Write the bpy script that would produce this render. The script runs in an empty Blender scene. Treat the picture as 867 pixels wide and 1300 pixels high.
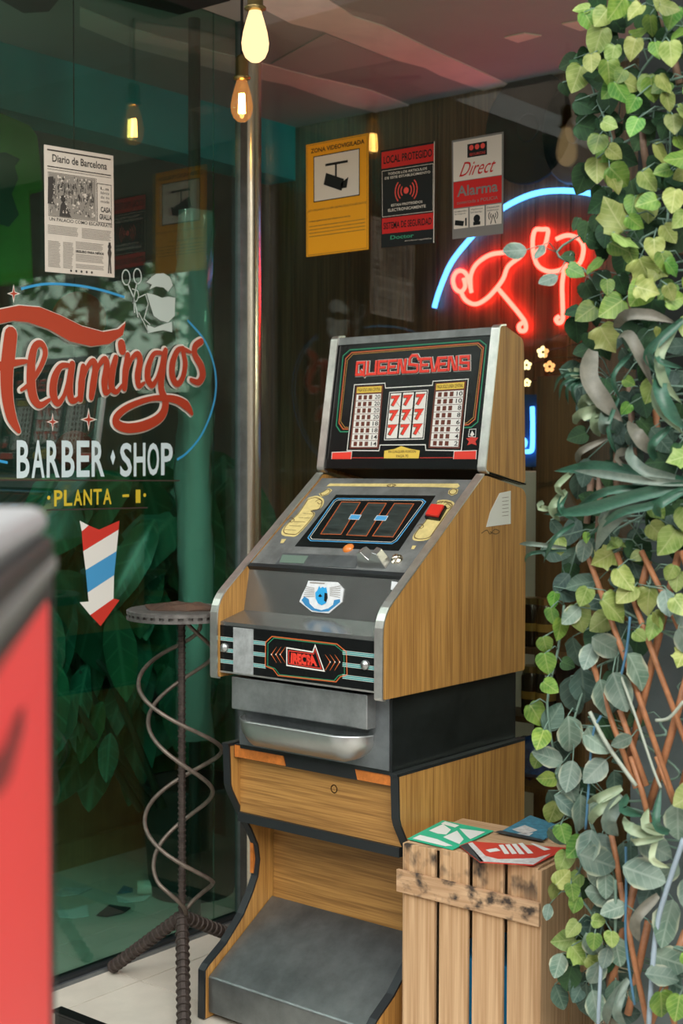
import bpy, math, random
from mathutils import Vector, Matrix
random.seed(7)
S = bpy.context.scene
COL = S.collection
# ------------------------------------------------------------------ camera
CAM = Vector((2.683, -2.7098, 1.5399)); FPX, YAW, PIT, ROLL = 1746.3, 0.686, -0.035, 0.003
Fv = Vector((-math.sin(YAW)*math.cos(PIT), math.cos(YAW)*math.cos(PIT), math.sin(PIT)))
R0 = Vector((math.cos(YAW), math.sin(YAW), 0)); U0 = R0.cross(Fv)
Rv = R0*math.cos(ROLL)+U0*math.sin(ROLL); Uv = -R0*math.sin(ROLL)+U0*math.cos(ROLL)
cam = bpy.data.objects.new('camera', bpy.data.cameras.new('camera')); COL.objects.link(cam)
cam.matrix_world = Matrix(((Rv.x, Uv.x, -Fv.x, CAM.x), (Rv.y, Uv.y, -Fv.y, CAM.y), (Rv.z, Uv.z, -Fv.z, CAM.z), (0, 0, 0, 1)))
cam.data.sensor_fit = 'VERTICAL'; cam.data.sensor_height = 36; cam.data.lens = FPX/1300*36
cam.data.dof.use_dof = True; cam.data.dof.focus_distance = 3.55; cam.data.dof.aperture_fstop = 3.4
cam.data.clip_start = 0.05
S.camera = cam
# ------------------------------------------------------------------ world and exposure
w = bpy.data.worlds.new('overcast_sky'); S.world = w; w.use_nodes = True
bg = w.node_tree.nodes['Background']; bg.inputs[0].default_value = (0.92, 0.97, 1.0, 1); bg.inputs[1].default_value = 2.1
sun = bpy.data.objects.new('sun', bpy.data.lights.new('sun', 'SUN')); COL.objects.link(sun)
sun.data.energy = 1.7; sun.data.angle = 0.6; sun.data.color = (1.0, 0.95, 0.86)
sun.rotation_euler = Vector((-0.58, 0.62, -0.53)).to_track_quat('-Z', 'Y').to_euler()
S.view_settings.view_transform = 'Standard'; S.view_settings.look = 'None'
S.view_settings.exposure = 0.32; S.view_settings.gamma = 1.0; S.view_settings.use_curve_mapping = False

# ------------------------------------------------------------------ helpers
WM = {}
def ray(px, py): return Fv + Rv*((px-433.5)/FPX) + Uv*((650-py)/FPX)
def at(px, py, ax, v):
    d = ray(px, py); return CAM + d*((v-CAM[ax])/d[ax])
def dep(px, py, t): return CAM + ray(px, py)*t
def link(o, parent):
    COL.objects.link(o)
    WM[o] = o.matrix_basis.copy()
    if parent is not None:
        o.parent = parent; o.matrix_parent_inverse = WM[parent].inverted()
    return o
def tag(o, label=None, cat=None, group=None, kind=None):
    if label: o['label'] = label
    if cat: o['category'] = cat
    if group: o['group'] = group
    if kind: o['kind'] = kind
    return o
def thing(name, label, cat, loc, group=None):
    o = bpy.data.objects.new(name, None); o.location = loc; o.empty_display_size = 0.05
    link(o, None); return tag(o, label, cat, group)
def mk(name, verts, faces, m, parent=None, smooth=False, bevel=0.0):
    vs = [Vector(v) for v in verts]
    lo = Vector([min(v[i] for v in vs) for i in range(3)]); hi = Vector([max(v[i] for v in vs) for i in range(3)])
    c = Vector(((lo.x+hi.x)/2, (lo.y+hi.y)/2, lo.z))
    me = bpy.data.meshes.new(name); me.from_pydata([v-c for v in vs], [], faces)
    if smooth: me.polygons.foreach_set('use_smooth', [True]*len(me.polygons))
    me.update(); me.materials.append(m)
    o = bpy.data.objects.new(name, me); o.location = c
    link(o, parent)
    if bevel:
        b = o.modifiers.new('bevel', 'BEVEL'); b.width = bevel; b.segments = 2; b.limit_method = 'ANGLE'
    return o
class G:                                     # collects shapes into ONE mesh
    def __init__(s): s.v = []; s.f = []
    def add(s, vs, fs):
        n = len(s.v); s.v += [Vector(v) for v in vs]; s.f += [tuple(i+n for i in f) for f in fs]; return s
    def box(s, a, b, M=None):
        x0, y0, z0 = a; x1, y1, z1 = b
        vs = [Vector((x, y, z)) for z in (z0, z1) for x, y in ((x0, y0), (x1, y0), (x1, y1), (x0, y1))]
        if M: vs = [M @ v for v in vs]
        return s.add(vs, [(3, 2, 1, 0), (4, 5, 6, 7), (0, 1, 5, 4), (1, 2, 6, 5), (2, 3, 7, 6), (3, 0, 4, 7)])
    def prism(s, pts, d):                    # 3D polygon extruded along d
        pts = [Vector(p) for p in pts]; n = len(pts); d = Vector(d)
        nrm = sum(((pts[i]).cross(pts[(i+1) % n]) for i in range(n)), Vector())
        if nrm.dot(d) > 0: pts = pts[::-1]
        return s.add(pts+[p+d for p in pts], [tuple(range(n)), tuple(range(2*n-1, n-1, -1))]+[(i, i+n, (i+1) % n+n, (i+1) % n) for i in range(n)])
    def tube(s, pts, r, seg=8, cap=True, twist=0):
        pts = [Vector(p) for p in pts]; n = len(pts); rs = r if isinstance(r, (list, tuple)) else [r]*n
        rings = []; up = None
        for i, p in enumerate(pts):
            t = (pts[min(i+1, n-1)]-pts[max(i-1, 0)]).normalized()
            if up is None: up = Vector((0, 0, 1)) if abs(t.z) < .9 else Vector((1, 0, 0))
            a = t.cross(up).normalized(); b = a.cross(t).normalized(); up = b
            rings.append([p+(a*math.cos(2*math.pi*k/seg)+b*math.sin(2*math.pi*k/seg))*rs[i] for k in range(seg)])
        vs = [v for rg in rings for v in rg]; fs = []
        for i in range(n-1):
            for k in range(seg):
                k2 = (k+1) % seg; fs.append((i*seg+k, i*seg+k2, (i+1)*seg+k2, (i+1)*seg+k))
        if cap: fs += [tuple(range(seg-1, -1, -1)), tuple((n-1)*seg+k for k in range(seg))]
        return s.add(vs, fs)
    def lathe(s, prof, c, seg=20, axis=None):   # prof: (radius, height)
        c = Vector(c); ax = Vector(axis or (0, 0, 1)).normalized()
        a = ax.orthogonal().normalized(); b = ax.cross(a); vs = []; fs = []; n = len(prof)
        for r, h in prof:
            for k in range(seg):
                t = 2*math.pi*k/seg; vs.append(c+ax*h+(a*math.cos(t)+b*math.sin(t))*r)
        for i in range(n-1):
            for k in range(seg):
                k2 = (k+1) % seg; fs.append((i*seg+k, i*seg+k2, (i+1)*seg+k2, (i+1)*seg+k))
        return s.add(vs, fs)
    # flat print on a frame
    def poly(s, fr, uv, l=0.0): return s.add([fr.P(u, v, l) for u, v in uv], [tuple(range(len(uv)))])
    def slab(s, fr, uv, l0, l1):
        return s.prism([fr.P(u, v, l0) for u, v in uv], fr.N*(l1-l0))
    def rect(s, fr, u0, v0, u1, v1, l=0.0): return s.poly(fr, [(u0, v0), (u1, v0), (u1, v1), (u0, v1)], l)
    def rib(s, fr, uv, wd, l=0.0, closed=False, rise=0.0):
        n = len(uv); ws = wd if isinstance(wd, (list, tuple)) else [wd]*n; L = []; Rr = []
        for i in range(n):
            p = Vector(uv[i])
            a = Vector(uv[i-1]) if (i > 0 or closed) else None
            b = Vector(uv[(i+1) % n]) if (i < n-1 or closed) else None
            d1 = (p-a).normalized() if a is not None and (p-a).length > 1e-9 else None
            d2 = (b-p).normalized() if b is not None and (b-p).length > 1e-9 else None
            d1 = d1 or d2; d2 = d2 or d1
            t = (d1+d2); t = t.normalized() if t.length > 1e-6 else d1
            nn = Vector((-t.y, t.x)); k = 1/max(.5, nn.dot(Vector((-d1.y, d1.x))))
            L.append(p+nn*ws[i]*.5*k); Rr.append(p-nn*ws[i]*.5*k)
        vs = [fr.P(q.x, q.y, l+rise*(i % n)/n) for i, q in enumerate(L+Rr)]
        return s.add(vs, [(i, (i+1) % n, n+(i+1) % n, n+i) for i in range(n if closed else n-1)])
    def disc(s, fr, u, v, r, l=0.0, n=16, r2=None):
        return s.poly(fr, [(u+r*math.cos(2*math.pi*k/n), v+(r2 or r)*math.sin(2*math.pi*k/n)) for k in range(n)], l)
    def text(s, fr, txt, box, l=0.0, bold=0.0, shear=0.0, spacing=1.0):
        vs, fs = text2d(txt, bold, spacing)
        if len(box) == 4: u0, v0, u1, v1 = box; q = [(u0, v0), (u1, v0), (u1, v1), (u0, v1)]
        else: q = None
        if q is None: q = box[0]
        q = [Vector(p) for p in q]; out = []
        for x, y in vs:
            p = (q[0]*(1-x)+q[1]*x)*(1-y)+(q[3]*(1-x)+q[2]*x)*y
            out.append(fr.P(p.x+shear*(y-.5), p.y, l))
        return s.add(out, fs)
    def build(s, name, m, parent=None, smooth=False, bevel=0.0, stuff=False):
        o = mk(name, s.v, s.f, m, parent, smooth, bevel)
        if stuff: o['kind'] = 'stuff'
        return o
_tx = {}
def text2d(txt, bold=0.0, spacing=1.0):
    k = (txt, bold, spacing)
    if k not in _tx:
        cu = bpy.data.curves.new('lettering', 'FONT'); cu.body = txt; cu.offset = bold; cu.resolution_u = 3; cu.space_character = spacing
        ob = bpy.data.objects.new('lettering', cu); me = bpy.data.meshes.new_from_object(ob)
        vs = [(v.co.x, v.co.y) for v in me.vertices]; fs = [tuple(p.vertices) for p in me.polygons]
        bpy.data.objects.remove(ob); bpy.data.meshes.remove(me)
        x0 = min(v[0] for v in vs); x1 = max(v[0] for v in vs); y0 = min(v[1] for v in vs); y1 = max(v[1] for v in vs)
        _tx[k] = ([((x-x0)/(x1-x0), (y-y0)/(y1-y0)) for x, y in vs], fs)
    return _tx[k]
class Frame:
    def __init__(s, O, U, V):
        s.O = Vector(O); s.U = Vector(U).normalized(); s.V = Vector(V).normalized(); s.N = s.U.cross(s.V).normalized()
    def P(s, u, v, l=0.0): return s.O+s.U*u+s.V*v+s.N*l
    def q(s, px, py):
        d = ray(px, py); t = (s.O-CAM).dot(s.N)/d.dot(s.N); p = CAM+d*t-s.O
        return (p.dot(s.U), p.dot(s.V))
    def qs(s, pts, f=None): return [s.q(*(f(*p) if f else p)) for p in pts]
def zf(x0, y0, k): return lambda x, y, *r: (x0+x/k, y0+y/k)
def rnd(pts, rad, n=5):                     # round the corners of a 2D polygon
    out = []; N = len(pts)
    for i, p in enumerate(pts):
        r = rad[i] if isinstance(rad, (list, tuple)) else rad
        p = Vector(p)
        if r <= 0: out.append(tuple(p)); continue
        a = Vector(pts[i-1])-p; b = Vector(pts[(i+1) % N])-p
        r = min(r, a.length*.49, b.length*.49); a = p+a.normalized()*r; b = p+b.normalized()*r
        for k in range(n+1):
            t = k/n; q = a*(1-t)**2+p*2*t*(1-t)+b*t*t; out.append(tuple(q))
    return out
def smooth_path(pts, n=6):                  # Catmull-Rom through 2D/3D points
    P = [Vector(p) for p in pts]; out = []
    for i in range(len(P)-1):
        p0 = P[max(i-1, 0)]; p1 = P[i]; p2 = P[i+1]; p3 = P[min(i+2, len(P)-1)]
        for k in range(n):
            t = k/n; out.append(.5*((2*p1)+(p2-p0)*t+(2*p0-5*p1+4*p2-p3)*t*t+(3*p1-p0-3*p2+p3)*t**3))
    return out+[P[-1]]

# ------------------------------------------------------------------ materials
M = {}
def mat(name, col, rough=.6, metal=0.0, noise=0.0, nscale=30.0, bump=0.0, stretch=(1, 1, 1), col2=None, emit=None, es=0.0, spec=.5, coat=0.0, sub=None):
    m = bpy.data.materials.new(name); m.use_nodes = True; nt = m.node_tree; b = nt.nodes['Principled BSDF']
    b.inputs['Base Color'].default_value = (*col, 1); b.inputs['Roughness'].default_value = rough; b.inputs['Metallic'].default_value = metal
    b.inputs['Specular IOR Level'].default_value = spec; b.inputs['Coat Weight'].default_value = coat
    if emit: b.inputs['Emission Color'].default_value = (*emit, 1); b.inputs['Emission Strength'].default_value = es
    if noise or bump or col2:
        tc = nt.nodes.new('ShaderNodeTexCoord'); mp = nt.nodes.new('ShaderNodeMapping'); mp.inputs['Scale'].default_value = stretch
        nz = nt.nodes.new('ShaderNodeTexNoise'); nz.inputs['Scale'].default_value = nscale; nz.inputs['Detail'].default_value = 6
        nz.inputs['Roughness'].default_value = .65
        nt.links.new(tc.outputs['Object'], mp.inputs[0]); nt.links.new(mp.outputs[0], nz.inputs['Vector'])
        if noise or col2:
            c2 = col2 or tuple(max(0, c*(1-noise)) for c in col); c1 = col if col2 else tuple(min(1, c*(1+noise)) for c in col)
            cr = nt.nodes.new('ShaderNodeValToRGB'); cr.color_ramp.elements[0].position = .32; cr.color_ramp.elements[1].position = .68
            cr.color_ramp.elements[0].color = (*c2, 1); cr.color_ramp.elements[1].color = (*c1, 1)
            nt.links.new(nz.outputs['Fac'], cr.inputs[0]); nt.links.new(cr.outputs[0], b.inputs['Base Color'])
        if bump:
            bp = nt.nodes.new('ShaderNodeBump'); bp.inputs['Strength'].default_value = bump; bp.inputs['Distance'].default_value = .004
            nt.links.new(nz.outputs['Fac'], bp.inputs['Height']); nt.links.new(bp.outputs[0], b.inputs['Normal'])
    M[name] = m; return m
def wood(name, light, dark, axis='z', k=1.0, rough=.5, bump=.08):
    m = bpy.data.materials.new(name); m.use_nodes = True; nt = m.node_tree; b = nt.nodes['Principled BSDF']; b.inputs['Roughness'].default_value = rough
    tc = nt.nodes.new('ShaderNodeTexCoord')
    def layer(sc, lng, det, dist):
        mp = nt.nodes.new('ShaderNodeMapping'); s = [sc, sc, sc]; s['xyz'.index(axis)] = lng; mp.inputs['Scale'].default_value = s
        nz = nt.nodes.new('ShaderNodeTexNoise'); nz.inputs['Scale'].default_value = 1; nz.inputs['Detail'].default_value = det; nz.inputs['Distortion'].default_value = dist
        nt.links.new(tc.outputs['Object'], mp.inputs[0]); nt.links.new(mp.outputs[0], nz.inputs['Vector']); return nz
    a = layer(42*k, 1.3*k, 5, .7); c = layer(230*k, 5*k, 3, .2)
    mx = nt.nodes.new('ShaderNodeMath'); mx.operation = 'MULTIPLY_ADD'; mx.inputs[1].default_value = .56
    nt.links.new(c.outputs['Fac'], mx.inputs[0])
    m2 = nt.nodes.new('ShaderNodeMath'); m2.operation = 'MULTIPLY'; m2.inputs[1].default_value = .44
    nt.links.new(a.outputs['Fac'], m2.inputs[0]); nt.links.new(m2.outputs[0], mx.inputs[2])
    cr = nt.nodes.new('ShaderNodeValToRGB'); cr.color_ramp.elements[0].position = .40; cr.color_ramp.elements[1].position = .60
    cr.color_ramp.elements[0].color = (*dark, 1); cr.color_ramp.elements[1].color = (*light, 1)
    nt.links.new(mx.outputs[0], cr.inputs[0]); nt.links.new(cr.outputs[0], b.inputs['Base Color'])
    bp = nt.nodes.new('ShaderNodeBump'); bp.inputs['Strength'].default_value = bump; bp.inputs['Distance'].default_value = .002
    nt.links.new(mx.outputs[0], bp.inputs['Height']); nt.links.new(bp.outputs[0], b.inputs['Normal'])
    M[name] = m; return m
def glass(name, tint, refl=1.0, rough=0.0, haze=0.0):
    m = bpy.data.materials.new(name); m.use_nodes = True; nt = m.node_tree; nt.nodes.clear()
    o = nt.nodes.new('ShaderNodeOutputMaterial'); t = nt.nodes.new('ShaderNodeBsdfTransparent'); t.inputs[0].default_value = (*tint, 1)
    g = nt.nodes.new('ShaderNodeBsdfGlossy'); g.inputs['Roughness'].default_value = rough; g.inputs[0].default_value = (1, 1, 1, 1)
    fr = nt.nodes.new('ShaderNodeFresnel')
    ge = nt.nodes.new('ShaderNodeNewGeometry'); io = nt.nodes.new('ShaderNodeMapRange'); io.inputs[3].default_value = 1.5; io.inputs[4].default_value = 1/1.5   # unbent rays: same index on both faces
    nt.links.new(ge.outputs['Backfacing'], io.inputs[0]); nt.links.new(io.outputs[0], fr.inputs[0])
    ml = nt.nodes.new('ShaderNodeMath'); ml.operation = 'MULTIPLY'; ml.inputs[1].default_value = refl
    mx = nt.nodes.new('ShaderNodeMixShader')
    nt.links.new(fr.outputs[0], ml.inputs[0]); nt.links.new(ml.outputs[0], mx.inputs[0])
    nt.links.new(t.outputs[0], mx.inputs[1]); nt.links.new(g.outputs[0], mx.inputs[2])
    out = mx
    if haze:
        df = nt.nodes.new('ShaderNodeBsdfDiffuse'); df.inputs[0].default_value = (.8, .85, .82, 1)
        m2 = nt.nodes.new('ShaderNodeMixShader'); m2.inputs[0].default_value = haze
        nt.links.new(mx.outputs[0], m2.inputs[1]); nt.links.new(df.outputs[0], m2.inputs[2]); out = m2
    nt.links.new(out.outputs[0], o.inputs[0]); M[name] = m; return m
def emis(name, col, st):
    m = bpy.data.materials.new(name); m.use_nodes = True; nt = m.node_tree; nt.nodes.clear()
    o = nt.nodes.new('ShaderNodeOutputMaterial'); e = nt.nodes.new('ShaderNodeEmission'); e.inputs[0].default_value = (*col, 1); e.inputs[1].default_value = st
    nt.links.new(e.outputs[0], o.inputs[0]); M[name] = m; return m
def leafmat(name, c1, c2, vein, rough=.5, edge=None):
    m = bpy.data.materials.new(name); m.use_nodes = True; nt = m.node_tree; b = nt.nodes['Principled BSDF']; b.inputs['Roughness'].default_value = rough
    tc = nt.nodes.new('ShaderNodeTexCoord'); oi = nt.nodes.new('ShaderNodeObjectInfo')
    nz = nt.nodes.new('ShaderNodeTexNoise'); nz.inputs['Scale'].default_value = 2.2; nz.inputs['Detail'].default_value = 4; nz.noise_dimensions = '4D'
    nt.links.new(tc.outputs['Object'], nz.inputs['Vector'])
    sc = nt.nodes.new('ShaderNodeMath'); sc.operation = 'MULTIPLY'; sc.inputs[1].default_value = 50
    nt.links.new(oi.outputs['Random'], sc.inputs[0]); nt.links.new(sc.outputs[0], nz.inputs['W'])
    cr = nt.nodes.new('ShaderNodeValToRGB'); cr.color_ramp.elements[0].position = .35; cr.color_ramp.elements[1].position = .66
    cr.color_ramp.elements[0].color = (*c1, 1); cr.color_ramp.elements[1].color = (*c2, 1)
    nt.links.new(nz.outputs['Fac'], cr.inputs[0])
    # veins: |x|*k + y wave in leaf space (object units: leaf is 1 long)
    sx = nt.nodes.new('ShaderNodeSeparateXYZ'); nt.links.new(tc.outputs['Object'], sx.inputs[0])
    ab = nt.nodes.new('ShaderNodeMath'); ab.operation = 'ABSOLUTE'; nt.links.new(sx.outputs['X'], ab.inputs[0])
    mm = nt.nodes.new('ShaderNodeMath'); mm.operation = 'MULTIPLY_ADD'; mm.inputs[1].default_value = -.75; nt.links.new(ab.outputs[0], mm.inputs[0]); nt.links.new(sx.outputs['Y'], mm.inputs[2])
    fq = nt.nodes.new('ShaderNodeMath'); fq.operation = 'MULTIPLY'; fq.inputs[1].default_value = 34; nt.links.new(mm.outputs[0], fq.inputs[0])
    sn = nt.nodes.new('ShaderNodeMath'); sn.operation = 'SINE'; nt.links.new(fq.outputs[0], sn.inputs[0])
    vr = nt.nodes.new('ShaderNodeMapRange'); vr.inputs[1].default_value = .82; vr.inputs[2].default_value = 1.0; vr.inputs[4].default_value = .55; nt.links.new(sn.outputs[0], vr.inputs[0])
    mv = nt.nodes.new('ShaderNodeMapRange'); mv.inputs[1].default_value = .035; mv.inputs[2].default_value = .012; mv.inputs[4].default_value = .8; nt.links.new(ab.outputs[0], mv.inputs[0])
    mxv = nt.nodes.new('ShaderNodeMath'); mxv.operation = 'MAXIMUM'; nt.links.new(vr.outputs[0], mxv.inputs[0]); nt.links.new(mv.outputs[0], mxv.inputs[1])
    mix = nt.nodes.new('ShaderNodeMix'); mix.data_type = 'RGBA'; mix.inputs[7].default_value = (*vein, 1)
    nt.links.new(mxv.outputs[0], mix.inputs[0]); nt.links.new(cr.outputs[0], mix.inputs[6])
    out = mix.outputs[2]
    if edge:
        e = nt.nodes.new('ShaderNodeMapRange'); e.inputs[1].default_value = .26; e.inputs[2].default_value = .33; nt.links.new(ab.outputs[0], e.inputs[0])
        m3 = nt.nodes.new('ShaderNodeMix'); m3.data_type = 'RGBA'; m3.inputs[7].default_value = (*edge, 1)
        nt.links.new(e.outputs[0], m3.inputs[0]); nt.links.new(out, m3.inputs[6]); out = m3.outputs[2]
    hs = nt.nodes.new('ShaderNodeHueSaturation'); hv = nt.nodes.new('ShaderNodeMapRange'); hv.inputs[3].default_value = .485; hv.inputs[4].default_value = .535; fx = nt.nodes.new('ShaderNodeMath'); fx.operation = 'FRACT'; fm_ = nt.nodes.new('ShaderNodeMath'); fm_.operation = 'MULTIPLY'; fm_.inputs[1].default_value = 7.31; nt.links.new(oi.outputs['Random'], fm_.inputs[0]); nt.links.new(fm_.outputs[0], fx.inputs[0]); nt.links.new(fx.outputs[0], hv.inputs[0]); nt.links.new(hv.outputs[0], hs.inputs['Hue']); vv = nt.nodes.new('ShaderNodeMapRange'); vv.inputs[3].default_value = .62; vv.inputs[4].default_value = 1.2
    nt.links.new(oi.outputs['Random'], vv.inputs[0]); nt.links.new(vv.outputs[0], hs.inputs['Value']); nt.links.new(out, hs.inputs['Color'])
    nt.links.new(hs.outputs[0], b.inputs['Base Color'])
    b.inputs['Subsurface Weight'].default_value = 0.0
    M[name] = m; return m

wood('oak_z', (.57, .30, .080), (.32, .15, .036), 'z')
wood('oak_x', (.47, .245, .066), (.25, .118, .030), 'x')
wood('crate_z', (.66, .44, .25), (.43, .25, .12), 'z', k=.5, rough=.8, bump=.3)
wood('crate_x', (.62, .41, .24), (.42, .25, .13), 'x', k=.5, rough=.8, bump=.3)
wood('plank_dark', (.20, .12, .055), (.085, .05, .024), 'z', k=.5, rough=.55)
wood('board_dark', (.13, .075, .035), (.07, .04, .02), 'z', k=.6)
mat('steel', (.50, .51, .50), .34, .9, noise=.12, nscale=4, bump=.05)
mat('steel_worn', (.42, .44, .44), .42, .85, noise=.25, nscale=14, bump=.06)
mat('steel_plate', (.21, .23, .24), .42, .75, noise=.3, nscale=7, bump=.05)
mat('patch_zinc', (.50, .52, .52), .5, .5, noise=.3, nscale=25); mat('trim_metal', (.76, .74, .70), .33, .9, noise=.15, nscale=20)
mat('chrome', (.80, .74, .60), .24, 1.0)
mat('deck_grey', (.19, .20, .195), .42, .3, noise=.3, nscale=14)
mat('deck_light', (.27, .275, .265), .24, .75, noise=.15, nscale=6)
mat('black_gloss', (.008, .009, .009), .2, spec=.25)
mat('black_matte', (.016, .018, .018), .55, noise=.4, nscale=40)
mat('black_panel', (.012, .015, .015), .3, noise=.4, nscale=20)
mat('molding', (.014, .017, .019), .42)
mat('orange_wood', (.55, .17, .03), .4, noise=.35, nscale=22)
mat('p_red', (.62, .045, .03), .4); mat('p_redbright', (.80, .05, .03), .35)
mat('p_white', (.80, .78, .72), .5); mat('p_cream', (.68, .55, .22), .5, noise=.15, nscale=40)
mat('p_yellow', (.78, .55, .08), .5); mat('p_green', (.02, .24, .12), .4); mat('p_orange', (.55, .12, .03), .4)
mat('p_green_dull', (.13, .19, .15), .5); mat('p_gold', (.40, .22, .05), .4); mat('p_black', (.012, .012, .012), .5, spec=.15); mat('p_teal', (.04, .30, .30), .4)
mat('p_blue', (.07, .33, .62), .4); mat('p_azure', (.03, .36, .72), .35); mat('step_steel', (.22, .235, .235), .36, .8, noise=.35, nscale=5, bump=.05); mat('p_brown', (.13, .03, .015), .5); mat('p_dkbrown', (.12, .07, .02), .6)
mat('reel_dark', (.030, .040, .038), .3, noise=.6, nscale=12, stretch=(1, 1, 8)); mat('button_red', (.72, .03, .02), .3)
mat('lens_orange', (.75, .22, .04), .2); mat('emblem_white', (.75, .77, .78), .35, noise=.1, nscale=60); mat('emblem_blue', (.05, .25, .50), .25)
mat('rebar', (.075, .058, .05), .6, .6, noise=.35, nscale=60, bump=.3); mat('disc_iron', (.17, .16, .15), .5, .7, noise=.35, nscale=40)
mat('rod_iron', (.16, .13, .105), .5, .6, noise=.3, nscale=50, bump=.2); mat('leather', (.07, .038, .024), .6, noise=.5, nscale=20, bump=.5)
mat('tile', (.62, .57, .48), .35, noise=.10, nscale=5); mat('grout', (.25, .22, .18), .8)
mat('street', (.30, .29, .27), .85, noise=.2, nscale=3); mat('facade', (.42, .36, .29), .85, noise=.15, nscale=1.5)
mat('ceiling_grey', (.36, .37, .345), .6, noise=.10, nscale=1.2); mat('plaster_pink', (.84, .74, .66), .8, noise=.12, nscale=3)
mat('ceiling_panel', (.47, .46, .43), .7); mat('vent_black', (.02, .02, .02), .5)
mat('wall_left', (.10, .11, .10), .7, noise=.2, nscale=4); mat('teal_paint', (.02, .46, .48), .6, noise=.1, nscale=3); mat('wainscot', (.30, .20, .10), .6, noise=.2, nscale=8)
mat('pillar_grey', (.12, .15, .15), .6, noise=.15, nscale=8); mat('pillar_dark', (.025, .03, .026), .7); mat('white_paint', (.62, .60, .55), .6)
mat('paper', (.66, .60, .52), .7, noise=.05, nscale=20); mat('ink', (.05, .045, .04), .7); mat('ink_grey', (.28, .255, .22), .7)
mat('poster_orange', (.86, .36, .015), .45, spec=.15); mat('stk_red', (.60, .022, .02), .45, spec=.15); mat('stk_black', (.016, .016, .016), .45, spec=.15); mat('stk_cream', (.72, .62, .52), .5)
mat('stk_green', (.03, .28, .15), .5); mat('stk_grey', (.22, .20, .18), .5, spec=.15)
mat('script_red', (.40, .04, .012), .5); mat('script_white', (.72, .70, .62), .5); mat('sign_paleblue', (.60, .72, .74), .5); mat('sign_yellow', (.62, .47, .03), .5)
mat('sign_blue', (.03, .30, .58), .5); mat('sign_line', (.05, .03, .025), .5); mat('decal_pale', (.50, .60, .56), .5)
mat('shirt_green', (.09, .30, .05), .9, noise=.15, nscale=8); mat('shirt_print', (.03, .10, .06), .9)
mat('pot_dark', (.02, .03, .028), .5, noise=.3, nscale=5)
mat('red_orn', (.42, .05, .03), .5); mat('cabinet_red', (.95, .06, .06), .45); mat('cabinet_black', (.02, .02, .02), .4); mat('cabinet_mark', (.22, .02, .02), .5); mat('cabinet_grey', (.30, .29, .28), .5)
mat('bag_blue', (.02, .07, .25), .25, noise=.6, nscale=18, bump=1.0); mat('tub_blue', (.02, .30, .62), .4); mat('jar_dark', (.03, .02, .012), .12); mat('jar_amber', (.35, .22, .05), .2)
mat('brass', (.45, .33, .14), .3, .9); mat('cord_black', (.02, .02, .02), .5); mat('cord_blue', (.07, .19, .30), .5); mat('cord_pale', (.34, .43, .50), .5)
mat('flyer_green', (.02, .46, .26), .5); mat('flyer_white', (.78, .80, .76), .5); mat('flyer_red', (.62, .05, .03), .5); mat('flyer_blue', (.05, .22, .32), .5, noise=.4, nscale=60); mat('flyer_pale', (.62, .60, .58), .5, noise=.25, nscale=50); mat('flyer_dark', (.04, .045, .05), .5)
mat('burn', (.10, .06, .03), .9); mat('disc_black', (.008, .008, .008), .5); mat('acrylic_edge', (.5, .25, .15), .2); mat('blue_panel', (.02, .07, .16), .5)
mat('stick', (.40, .17, .075), .5, noise=.3, nscale=30); mat('stick_old', (.24, .15, .10), .6, noise=.3, nscale=30); mat('stem', (.16, .26, .20), .6); mat('stem_pale', (.38, .42, .34), .6)
mat('tree_leaf', (.10, .20, .05), .6); mat('rubber_stem', (.03, .06, .035), .6); mat('facade_dark', (.20, .16, .12), .85, noise=.2, nscale=1.2); mat('awning', (.85, .84, .80), .7); mat('window_dark', (.04, .05, .06), .15)
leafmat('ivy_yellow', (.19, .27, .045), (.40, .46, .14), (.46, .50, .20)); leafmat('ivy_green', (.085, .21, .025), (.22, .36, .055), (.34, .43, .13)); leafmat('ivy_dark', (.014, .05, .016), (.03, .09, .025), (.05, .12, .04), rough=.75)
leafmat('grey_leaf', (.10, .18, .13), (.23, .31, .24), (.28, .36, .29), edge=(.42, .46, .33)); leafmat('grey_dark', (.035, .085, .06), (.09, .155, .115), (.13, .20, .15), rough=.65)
leafmat('dry_leaf', (.26, .25, .19), (.38, .36, .28), (.44, .42, .34)); leafmat('blade_green', (.045, .14, .085), (.10, .22, .13), (.12, .25, .15)); leafmat('lance_leaf', (.30, .48, .20), (.55, .64, .38), (.60, .68, .45), edge=(.66, .70, .45))
leafmat('rubber', (.010, .085, .038), (.035, .19, .085), (.08, .25, .13), rough=.24)
glass('pane_teal', (.61, .83, .77), 1.9); glass('pane_clear', (.93, .95, .89), 1.0); glass('bulb_glass', (.97, .80, .52), 1.5); glass('plastic_wrap', (.88, .93, .90), 2.4, rough=.12, haze=.34); glass('acrylic', (.85, .62, .55), 1.0)
emis('globe_glow', (1.0, .85, .6), 5); emis('neon_red', (1.0, .032, .025), 18); emis('neon_blue', (.07, .30, 1.0), 5.0); emis('filament', (1.0, .62, .22), 40); emis('flower_light', (1.0, .80, .38), 2.2); emis('bulb_glow', (1.0, .68, .32), 1.35)

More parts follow.
